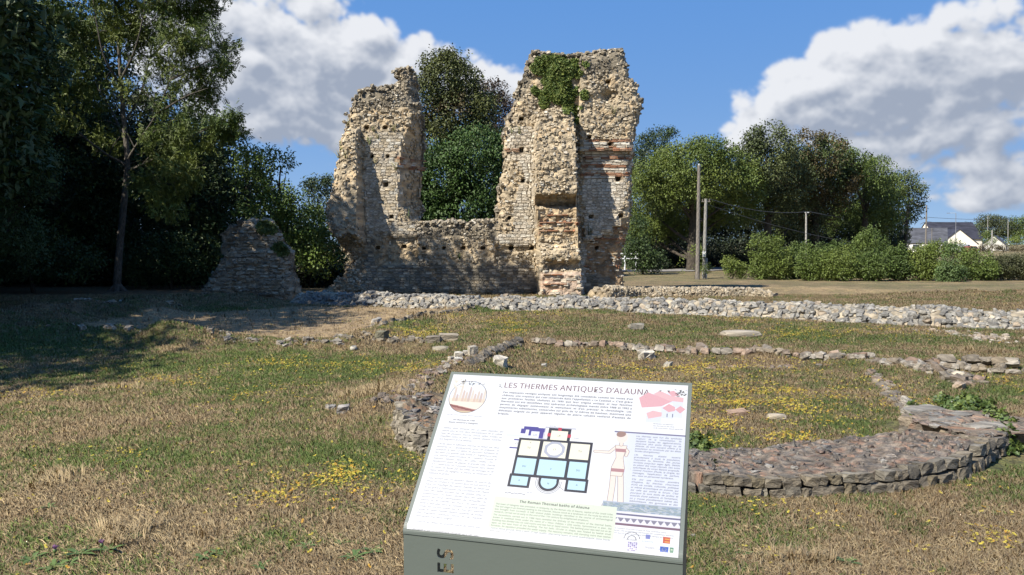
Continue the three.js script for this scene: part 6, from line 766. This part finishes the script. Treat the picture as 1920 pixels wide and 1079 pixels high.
{
  const r = rng(151);
  for (const [label, spots] of [['green creeper spilling over the far right end of the pier stump', [[1884, 836, 22, 20, 0.14, 130], [1896, 850, 14, 12, 0.04, 80], [1868, 815, 20, 8, 0.17, 40], [1850, 800, 44, 8, 0.06, 90], [1820, 780, 44, 12, 0.05, 110], [1800, 760, 40, 14, 0.04, 90], [1835, 765, 30, 10, 0.03, 50]]], ['straggling green creeper on the apse wall beside the panel', [[1310, 855, 18, 10, 0.1, 34], [1322, 880, 14, 12, 0.14, 34], [1345, 905, 16, 10, 0.1, 26], [1300, 842, 12, 8, 0.08, 20]]], ['small weedy plant on the top of the pier stump', [[1705, 812, 10, 5, 0.12, 14], [1835, 868, 8, 4, 0.08, 12], [1715, 795, 16, 5, 0.15, 16]]], ['dark dry shrublet on the bank where the shade ends', [[344, 632, 20, 9, 0.18, 120]]]]) {
    const o0 = onGround(spots[0][0], spots[0][1]), t = thing('creeper', label, 'plant', o0), l = [], mb = new MB(), dry = label.startsWith('dark');
    for (const [px, py, rx, ry, up, n] of spots) { const list = []; for (let i = 0; i < n; i++) { const a = r() * 6.28, q = Math.sqrt(r()), p = onGround(px + Math.cos(a) * q * rx, py + Math.sin(a) * q * ry); p.y += up * (0.6 + 0.6 * r()); list.push(p); const k = 0.8 + 0.4 * r(); l.push([p.x - o0.x, p.y - o0.y, p.z - o0.z, r() * 6.28, dry ? 0.5 : 0.28 + 0.22 * r(), (dry ? [0.12, 0.085, 0.05] : r() < 0.4 ? [0.095, 0.13, 0.024] : [0.05, 0.085, 0.016]).map((v) => v * k), (r() - 0.5), (r() - 0.5)]); } for (let i = 0; i + 2 < list.length; i += 12) mb.tube([list[i], list[i + 1].clone().lerp(list[i], 0.5), list[i + 2].clone().lerp(list[i], 0.4)], [0.005, 0.004, 0.003], 4); }
    scatter('leaves', null, LEAF.ivy[0], leafSolid, l, 'stuff', t); mesh('stems', mb.geo(), barkDark, t);
  }
}
// weeds in the foreground
{
  const mats = [[0.085, 0.135, 0.035], [0.10, 0.15, 0.04], [0.075, 0.12, 0.03]].map((c) => std({ color: lin(...c), side: THREE.DoubleSide, roughness: 0.6 }));
  const rosette = (seed, n, L) => { const r = rng(seed), P = [], N = [], U = []; for (let k = 0; k < n; k++) { const a = (k / n) * 6.28 + r(), l = L * (0.6 + 0.5 * r()), w = l * 0.13, dx = Math.cos(a), dz = Math.sin(a), lift = 0.25 + 0.6 * r(), seg = 5; const pt = (t, s) => [dx * l * t - dz * s, 0.006 + l * lift * t * (1 - 0.72 * t), dz * l * t + dx * s]; for (let i = 0; i < seg; i++) { const t0 = i / seg, t1 = (i + 1) / seg, w0 = w * Math.sin(Math.PI * (0.12 + 0.85 * t0)) * (i % 2 ? 1.15 : 0.75), w1 = w * Math.sin(Math.PI * (0.12 + 0.85 * t1)) * (i % 2 ? 0.75 : 1.15) * (i === seg - 1 ? 0.1 : 1); for (const v of [pt(t0, -w0), pt(t0, w0), pt(t1, -w1), pt(t0, w0), pt(t1, w1), pt(t1, -w1)]) { P.push(...v); N.push(-dx * 0.2, 1, -dz * 0.2); U.push(0, 0); } } } const g = new THREE.BufferGeometry(); g.setAttribute('position', new THREE.Float32BufferAttribute(P, 3)); g.setAttribute('normal', new THREE.Float32BufferAttribute(N, 3)); g.setAttribute('uv', new THREE.Float32BufferAttribute(U, 2)); return g; };
  const gs = [rosette(1, 13, 0.13), rosette(2, 16, 0.11), rosette(3, 11, 0.15)];
  for (const [i, [px, py, s, l]] of [[60, 1055, 1, 'at the lower left corner'], [100, 1072, 1.1, 'touching the lower edge below the corner weed'], [150, 1050, 1.1, 'with a small purple thistle beside it'], [205, 1040, 1, 'at the right end of the corner group'], [130, 1066, 0.9, 'in the middle of the corner group'], [380, 1050, 0.8, 'alone right of the corner group'], [405, 1042, 0.7, 'just right of the lone one'], [575, 1030, 0.9, 'by tall straw in the middle'], [665, 1052, 1, 'left of a pair before the panel'], [700, 1040, 0.8, 'right of a pair before the panel'], [640, 1025, 0.7, 'above the pair before the panel'], [1590, 1060, 0.8, 'at the lower right'], [1395, 1045, 0.6, 'near the right foot of the panel'], [250, 1015, 0.7, 'above the corner group'], [90, 960, 0.7, 'higher up near the left edge'], [490, 1064, 0.7, 'low between the lone one and the straw']].entries()) {
    const p = onGround(px, py, 0.012), o = shade(new THREE.Mesh(gs[i % 3], mats[i % 3])); o.name = numbered('weed_rosette'); o.position.copy(p); o.rotation.y = i * 1.7; o.scale.setScalar(s * 0.72); scene.add(o); tag(o, 'green leafy weed rosette in dry turf ' + l, 'weed', 'weeds in the near turf');
  }
  for (const [i, [px, py]] of [[98, 1062], [186, 1052]].entries()) { const p = onGround(px, py), t = thing('thistle', ['small purple thistle flower at the lower left corner', 'small purple thistle flower right of the corner one'][i], 'flower', p), mb = new MB(); mb.tube([p, p.clone().add(V(0.01, 0.045, 0)), p.clone().add(V(0.015, 0.09, 0))], [0.003, 0.0025, 0.003], 5); mesh('stem', mb.geo(), mats[0], t); const f = new MB(), r = rng(5 + i); for (let k = 0; k < 26; k++) f.tube([p.clone().add(V(0.015, 0.088, 0)), p.clone().add(V(0.015 + (r() - 0.5) * 0.028, 0.106 + 0.008 * r(), (r() - 0.5) * 0.028))], [0.003, 0.002], 4); mesh('flower_head', f.geo(), std({ color: lin(0.26, 0.12, 0.26) }), t); const b = new THREE.SphereGeometry(0.011, 8, 6); b.scale(1, 1.2, 1); b.translate(p.x + 0.015, p.y + 0.083, p.z); mesh('bud', b, mats[2], t); }
}
// ---------------------------------------------------------------- road, poles, wires, rail, houses, vehicles
{
  const strip = (name, l, w, mat, label, lift) => { const line = lineOf(l, 1.0), P = [], U = [], I = []; line.forEach((p, i) => { for (const s of [0, 1]) { const o = (s - 0.5) * w, x = p.x + p.dz * o, z = p.z - p.dx * o; P.push(x, H(x, z) + lift, z); U.push(p.s / 3, (s * w) / 3); } if (i) { const a = (i - 1) * 2; I.push(a, a + 2, a + 1, a + 1, a + 2, a + 3); } }); const g = new THREE.BufferGeometry(); g.setAttribute('position', new THREE.Float32BufferAttribute(P, 3)); g.setAttribute('uv', new THREE.Float32BufferAttribute(U, 2)); g.setIndex(I); g.computeVertexNormals(); tag(mesh(name, g, mat, scene), label, null, null, 'structure'); };
  strip('road', path([1040, 508], [1190, 509], [1290, 508], [1370, 503], [1460, 494], [1600, 487]), 4.2, std({ color: lin(0.30, 0.29, 0.28), map: stoneTex, roughness: 1 }), 'pale grey lane passing behind the poles', 0.05);
}
const poleMatWood = std({ color: lin(0.30, 0.265, 0.225), map: barkTex, bumpMap: barkBump, bumpScale: 0.01 }), concrete = std({ color: lin(0.42, 0.41, 0.39), map: stoneTex }), metalPale = std({ color: lin(0.42, 0.44, 0.45), roughness: 0.5 });
function pole(name, label, px, base, top, d, r0, r1, mat, extra) { const b = at(px[0], base, d), t = at(px[1], top, d); b.y = H(b.x, b.z); const o = thing(name, label, 'pole', b.clone()), mb = new MB(); mb.tube([b.clone().add(V(0, -0.2, 0)), b.clone().lerp(t, 0.5), t, t.clone().add(V(0, 0.01, 0))], [r0, (r0 + r1) / 2, r1, 0.001], 10); mesh('shaft', mb.geo(), mat, o); extra?.(o, b, t); return { o, b, t }; }
const P1 = pole('utility_pole', 'tall weathered wooden pole standing alone left of its shorter neighbour', [1308, 1311], 518, 310, 44.5, 0.13, 0.085, poleMatWood, (o, b, t) => { const m = new MB(); m.tube([t.clone().add(V(0, -0.03, 0)), t.clone().add(V(0, 0.1, 0))], [0.088, 0.02], 10); mesh('cap', m.geo(), metalPale, o); });
const P2 = pole('utility_pole', 'shorter pale wooden pole with a white meter box and wires', [1320, 1324], 514, 373, 46.2, 0.12, 0.09, std({ color: lin(0.40, 0.385, 0.35), map: barkTex }), (o, b, t) => { let m = new MB(); m.box(b.x - 0.04, b.y + 1.45, b.z + 0.14, 0.17, 0.3, 0.12); mesh('meter_box', m.geo(), std({ color: lin(0.72, 0.72, 0.7), roughness: 0.5 }), o); m = new MB(); m.box(t.x, t.y - 0.16, t.z, 0.5, 0.06, 0.07).box(t.x - 0.2, t.y - 0.07, t.z, 0.05, 0.12, 0.05).box(t.x + 0.2, t.y - 0.07, t.z, 0.05, 0.12, 0.05); mesh('crossarm', m.geo(), poleMatWood, o); m = new MB(); m.tube([V(b.x + 0.16, b.y - 0.1, b.z), V(b.x + 0.17, b.y + 1.2, b.z)], [0.035, 0.035], 7); mesh('cable_guard', m.geo(), metalPale, o); });
const P3p = pole('slim_pole', 'slim pale grey pole behind the bright shrub of the hedge', [1512, 1512], 480, 398, 56, 0.08, 0.06, concrete, (o, b, t) => { const m = new MB(); m.box(t.x + 0.05, t.y - 0.02, t.z, 0.3, 0.06, 0.06); mesh('bracket', m.geo(), metalPale, o); });
const P4 = pole('lamp_pole', 'wooden pole with wire brackets and a lamp arm near the slate roofs', [1736, 1738], 472, 385, 150, 0.17, 0.12, poleMatWood, (o, b, t) => { let m = new MB(); m.tube([t.clone().add(V(0, -0.2, 0)), t.clone().add(V(-0.7, 0.15, 0)), t.clone().add(V(-1.5, 0.2, 0))], [0.04, 0.035, 0.03], 6); mesh('lamp_arm', m.geo(), metalPale, o); m = new MB(); m.box(t.x - 1.7, t.y + 0.22, t.z, 0.7, 0.14, 0.24); mesh('lamp_head', m.geo(), std({ color: lin(0.8, 0.78, 0.74), roughness: 0.4 }), o); for (const dy of [-2.6, -3.4]) { m = new MB(); m.tube([t.clone().add(V(0.25, dy, 0)), t.clone().add(V(-0.5, dy + 0.05, 0)), t.clone().add(V(-1.1, dy - 0.25, 0))], [0.05, 0.05, 0.04], 6); mesh('wire_bracket', m.geo(), std({ color: lin(0.08, 0.07, 0.06) }), o); } });
pole('street_lamp', 'thin street lamp post with a long arm before the slate roof', [1793, 1793], 462, 400, 190, 0.1, 0.06, std({ color: lin(0.16, 0.165, 0.18) }), (o, b, t) => { let m = new MB(); m.tube([t.clone(), t.clone().add(V(-0.9, 0.06, 0)), t.clone().add(V(-1.6, 0.02, 0))], [0.05, 0.045, 0.04], 6); mesh('lamp_arm', m.geo(), metalPale, o); m = new MB(); m.box(t.x - 1.85, t.y, t.z, 0.7, 0.12, 0.24); mesh('lamp_head', m.geo(), std({ color: lin(0.16, 0.165, 0.18) }), o); }).o.userData.category = 'street lamp';
pole('far_pole', 'pale thick post before the small far gable', [1861, 1861], 459, 432, 190, 0.16, 0.14, concrete); pole('far_pole', 'thin pole with a white box before the far trees', [1891, 1891], 458, 412, 220, 0.11, 0.08, concrete, (o, b, t) => { const m = new MB(); m.box(b.x, b.y + 2.1, b.z + 0.2, 0.5, 0.4, 0.2); mesh('box', m.geo(), std({ color: lin(0.75, 0.75, 0.73) }), o); }); pole('far_pole', 'thin pole standing against the flat topped far tree', [1853, 1853], 455, 404, 230, 0.11, 0.07, concrete); pole('far_pole', 'short dark pole in front of the low slate roof', [1748, 1748], 464, 428, 165, 0.09, 0.07, poleMatWood);
function wire(label, a, b, sag, r) { const mid = a.clone().lerp(b, 0.5); mid.y -= sag; const q = new THREE.QuadraticBezierCurve3(a, mid, b), pts = q.getPoints(24), o = new MB().tube(pts, pts.map(() => r), 5); tag(mesh('overhead_wire', o.geo(), std({ color: lin(0.05, 0.05, 0.05), roughness: 0.6 }), scene), label, 'wire'); }
const endL = at(1700, 427, 130), endH = at(1955, 420, 160);
wire('upper overhead wire from the meter box pole to the slim pole', P2.t.clone().add(V(0.2, 0, 0)), P3p.t.clone().add(V(0.05, 0.03, 0)), 0.7, 0.02); wire('overhead wire running on from the slim pole past the oak', P3p.t.clone().add(V(0.2, 0.03, 0)), P4.t.clone().add(V(-0.5, -2.5, 0)), 1.6, 0.03); wire('lower slack wire from the meter box pole into the hedge', P2.t.clone().add(V(0, -0.3, 0)), P3p.t.clone().add(V(4, -2.4, 2)), 0.6, 0.016); wire('upper wire from the lamp pole off to the right', P4.t.clone().add(V(0, -2.3, 0)), endH.clone().add(V(0, 1.2, 0)), 0.8, 0.035); wire('lower wire from the lamp pole off to the right', P4.t.clone().add(V(0, -3.1, 0)), endH.clone().add(V(0, -1, 0)), 0.9, 0.03);
{ // white rail fence by the lane
  const a = at(1150, 487, 60), p = at(1178, 487, 60), o = thing('rail_fence', 'short white two rail fence showing beside the tall tower', 'fence', V(p.x, H(p.x, p.z), p.z)), white = std({ color: lin(0.74, 0.75, 0.75), roughness: 0.6 }), m1 = 60 / FOCAL;
  for (const px of [1146, 1171.5, 1192.5]) { const q = at(px, 480, 60), mb = new MB(); mb.box(q.x, H(q.x, q.z) + 0.85, q.z, 0.085, 1.75, 0.085); mesh('post', mb.geo(), white, o); }
  for (const py of [476, 485]) { const q = at(1171, py, 60), mb = new MB(); mb.box(q.x, q.y, q.z + 0.065, 54 * m1, 0.075, 0.04); mesh('rail', mb.geo(), white, o); }
}
{ // houses beyond the field
  const slate = std({ color: lin(0.075, 0.08, 0.10), roughness: 0.7, map: stoneTex }), slateD = std({ color: lin(0.042, 0.042, 0.06), roughness: 0.7, map: stoneTex }), cream = std({ color: lin(0.74, 0.68, 0.57) }), white = std({ color: lin(0.74, 0.72, 0.68) }), grey = std({ color: lin(0.24, 0.25, 0.22), map: stoneTex }), glass = std({ color: lin(0.03, 0.035, 0.045), roughness: 0.15 });
  const quad = (pts) => { const g = new THREE.BufferGeometry(); g.setAttribute('position', new THREE.Float32BufferAttribute(pts.flatMap((p) => [p.x, p.y, p.z]), 3)); g.setAttribute('uv', new THREE.Float32BufferAttribute([0, 0, 2, 0, 2, 2, 0, 2], 2)); g.setIndex([0, 1, 2, 0, 2, 3]); g.computeVertexNormals(); return g; };
  // gabled house: centre, ridge along its own x, length, depth, wall height, ridge height, turn
  function house(label, px, d, len, dep, wh, rh, turn, walls, roofM, { windows = [], chimney, sink = 0, name = 'house' } = {}) {
    const b = at(px, 470, d); b.y = H(b.x, b.z) + sink; const o = thing(name, label, 'house', b), L = len / 2, D = dep / 2; o.rotation.y = turn; const add = (n, g, m, p = o) => { const q = shade(new THREE.Mesh(g, m)); q.name = n; p.add(q); return q; };
    const sh = new THREE.Shape(); sh.moveTo(-D, 0); sh.lineTo(D, 0); sh.lineTo(D, wh); sh.lineTo(0, rh - 0.1); sh.lineTo(-D, wh); sh.closePath(); const wg = new THREE.ExtrudeGeometry(sh, { depth: len, bevelEnabled: false }); wg.translate(0, 0, -L); wg.rotateY(Math.PI / 2); add('wall', wg, walls);
    const e = 0.35, k = (rh - wh) / D, ey = wh - e * k; for (const s of [-1, 1]) { const g = new THREE.BoxGeometry(len + 0.5, 0.16, Math.hypot(D + e, rh - ey)); g.rotateX(s * Math.atan2(rh - ey, D + e)); g.translate(0, (rh + ey) / 2 + 0.08, (s * (D + e)) / 2); add('roof', g, roofM); }
    for (const [x, y, w, h, side] of windows) { const g = new THREE.BoxGeometry(w + 0.24, h + 0.24, 0.1); const f = add('window', g, white); if (side === 'gable') { f.position.set(x > 0 ? L : -L, y, 0); f.rotation.y = Math.PI / 2; } else f.position.set(x, y, D); const p = new THREE.BoxGeometry(w, h, 0.14); add('pane', p, glass, f); }
    if (chimney) add('chimney', new THREE.BoxGeometry(0.7, 1.5, 0.7).translate(chimney, rh + 0.3, 0), white); return o;
  }
  house('low house with a grey slate roof seen at the wood\u2019s end', 1733, 205, 10, 8, 2.5, 6.2, -0.45, white, slate, { windows: [[-2, 1.3, 1.6, 1.2], [1.6, 1.3, 2.2, 1.2], [4.4, 1.3, 1.0, 1.2]] });
  house('large house with a dark slate roof behind the cream gable', 1778, 236, 15, 9.5, 3.8, 8.6, 0.12, cream, slateD, { windows: [[-4, 1.9, 1.6, 1.4], [4, 1.9, 1.6, 1.4]] });
  house('cream gable house facing the field beside the low slate roof', 1786, 222, 9, 9.6, 2.2, 6.2, Math.PI / 2 - 0.15, cream, slateD, { windows: [[-1, 1.2, 1.4, 1.2, 'gable']] });
  house('small white house right of the cream gable', 1815, 262, 7, 6, 2.6, 5.0, 0.2, white, slate, { windows: [[-1, 1.5, 1.4, 1.2]] });
  house('small pale gable end half hidden by a far bush', 1866, 240, 7, 6.5, 1.8, 4.6, 0.9, std({ color: lin(0.45, 0.44, 0.40) }), slate, { windows: [[0, 1.2, 1.2, 1.1]] });
  house('long low dark roofed shed right of the white house', 1838, 250, 12, 6, 1.9, 3.0, 0.05, grey, slateD, { name: 'shed' });
  // vehicles half hidden by the hedge
  const rubber = std({ color: lin(0.02, 0.02, 0.02) });
  function vehicle(name, label, cat, px, d, paint, prof, wid, wheels, glassP) { const b = at(px, 468, d); b.y = H(b.x, b.z); const o = thing(name, label, cat, b); o.rotation.y = 0.35; const s = new THREE.Shape(); prof.forEach(([x, y], i) => (i ? s.lineTo(x, y) : s.moveTo(x, y))); s.closePath(); const g = new THREE.ExtrudeGeometry(s, { depth: wid, bevelEnabled: true, bevelSize: 0.06, bevelThickness: 0.06, bevelSegments: 2 }); g.translate(0, 0, -wid / 2); const add = (n, gg, m, p = o) => { const q = shade(new THREE.Mesh(gg, m)); q.name = n; p.add(q); return q; }; add('body', g, paint); for (const x of wheels) for (const z of [-wid / 2, wid / 2]) { const w = add('wheel', new THREE.CylinderGeometry(0.33, 0.33, 0.22, 16).rotateX(Math.PI / 2).translate(x, 0.33, z), rubber); add('rim', new THREE.CylinderGeometry(0.19, 0.19, 0.235, 12).rotateX(Math.PI / 2).translate(x, 0.33, z), metalPale, w); } for (const q of glassP) { const gs = new THREE.Shape(); q.forEach(([x, y], i) => (i ? gs.lineTo(x, y) : gs.moveTo(x, y))); gs.closePath(); add('side_window', new THREE.ExtrudeGeometry(gs, { depth: wid + 0.15, bevelEnabled: false }).translate(0, 0, -wid / 2 - 0.075), glass); } return o; }
  vehicle('parked_van', 'white van parked before the houses, half hidden by shrubs', 'van', 1806, 185, std({ color: lin(0.76, 0.77, 0.78), roughness: 0.3 }), [[-2.4, 0.35], [2.3, 0.35], [2.4, 1.0], [1.6, 1.2], [1.0, 2.0], [-2.3, 2.1]], 1.8, [-1.5, 1.5], [[[0.3, 1.25], [1.4, 1.25], [0.95, 1.85], [0.3, 1.85]]]);
  vehicle('parked_car', 'rust red car parked right of the white van', 'car', 1822, 183, std({ color: lin(0.16, 0.05, 0.03), roughness: 0.3 }), [[-2.0, 0.35], [2.0, 0.35], [2.05, 0.85], [1.1, 1.0], [0.6, 1.5], [-1.2, 1.55], [-2.0, 1.0]], 1.6, [-1.25, 1.25], [[[-1.2, 1.02], [0.9, 1.02], [0.55, 1.42], [-1.1, 1.45]]]);
}
growGrass();
renderer.render(scene, camera);
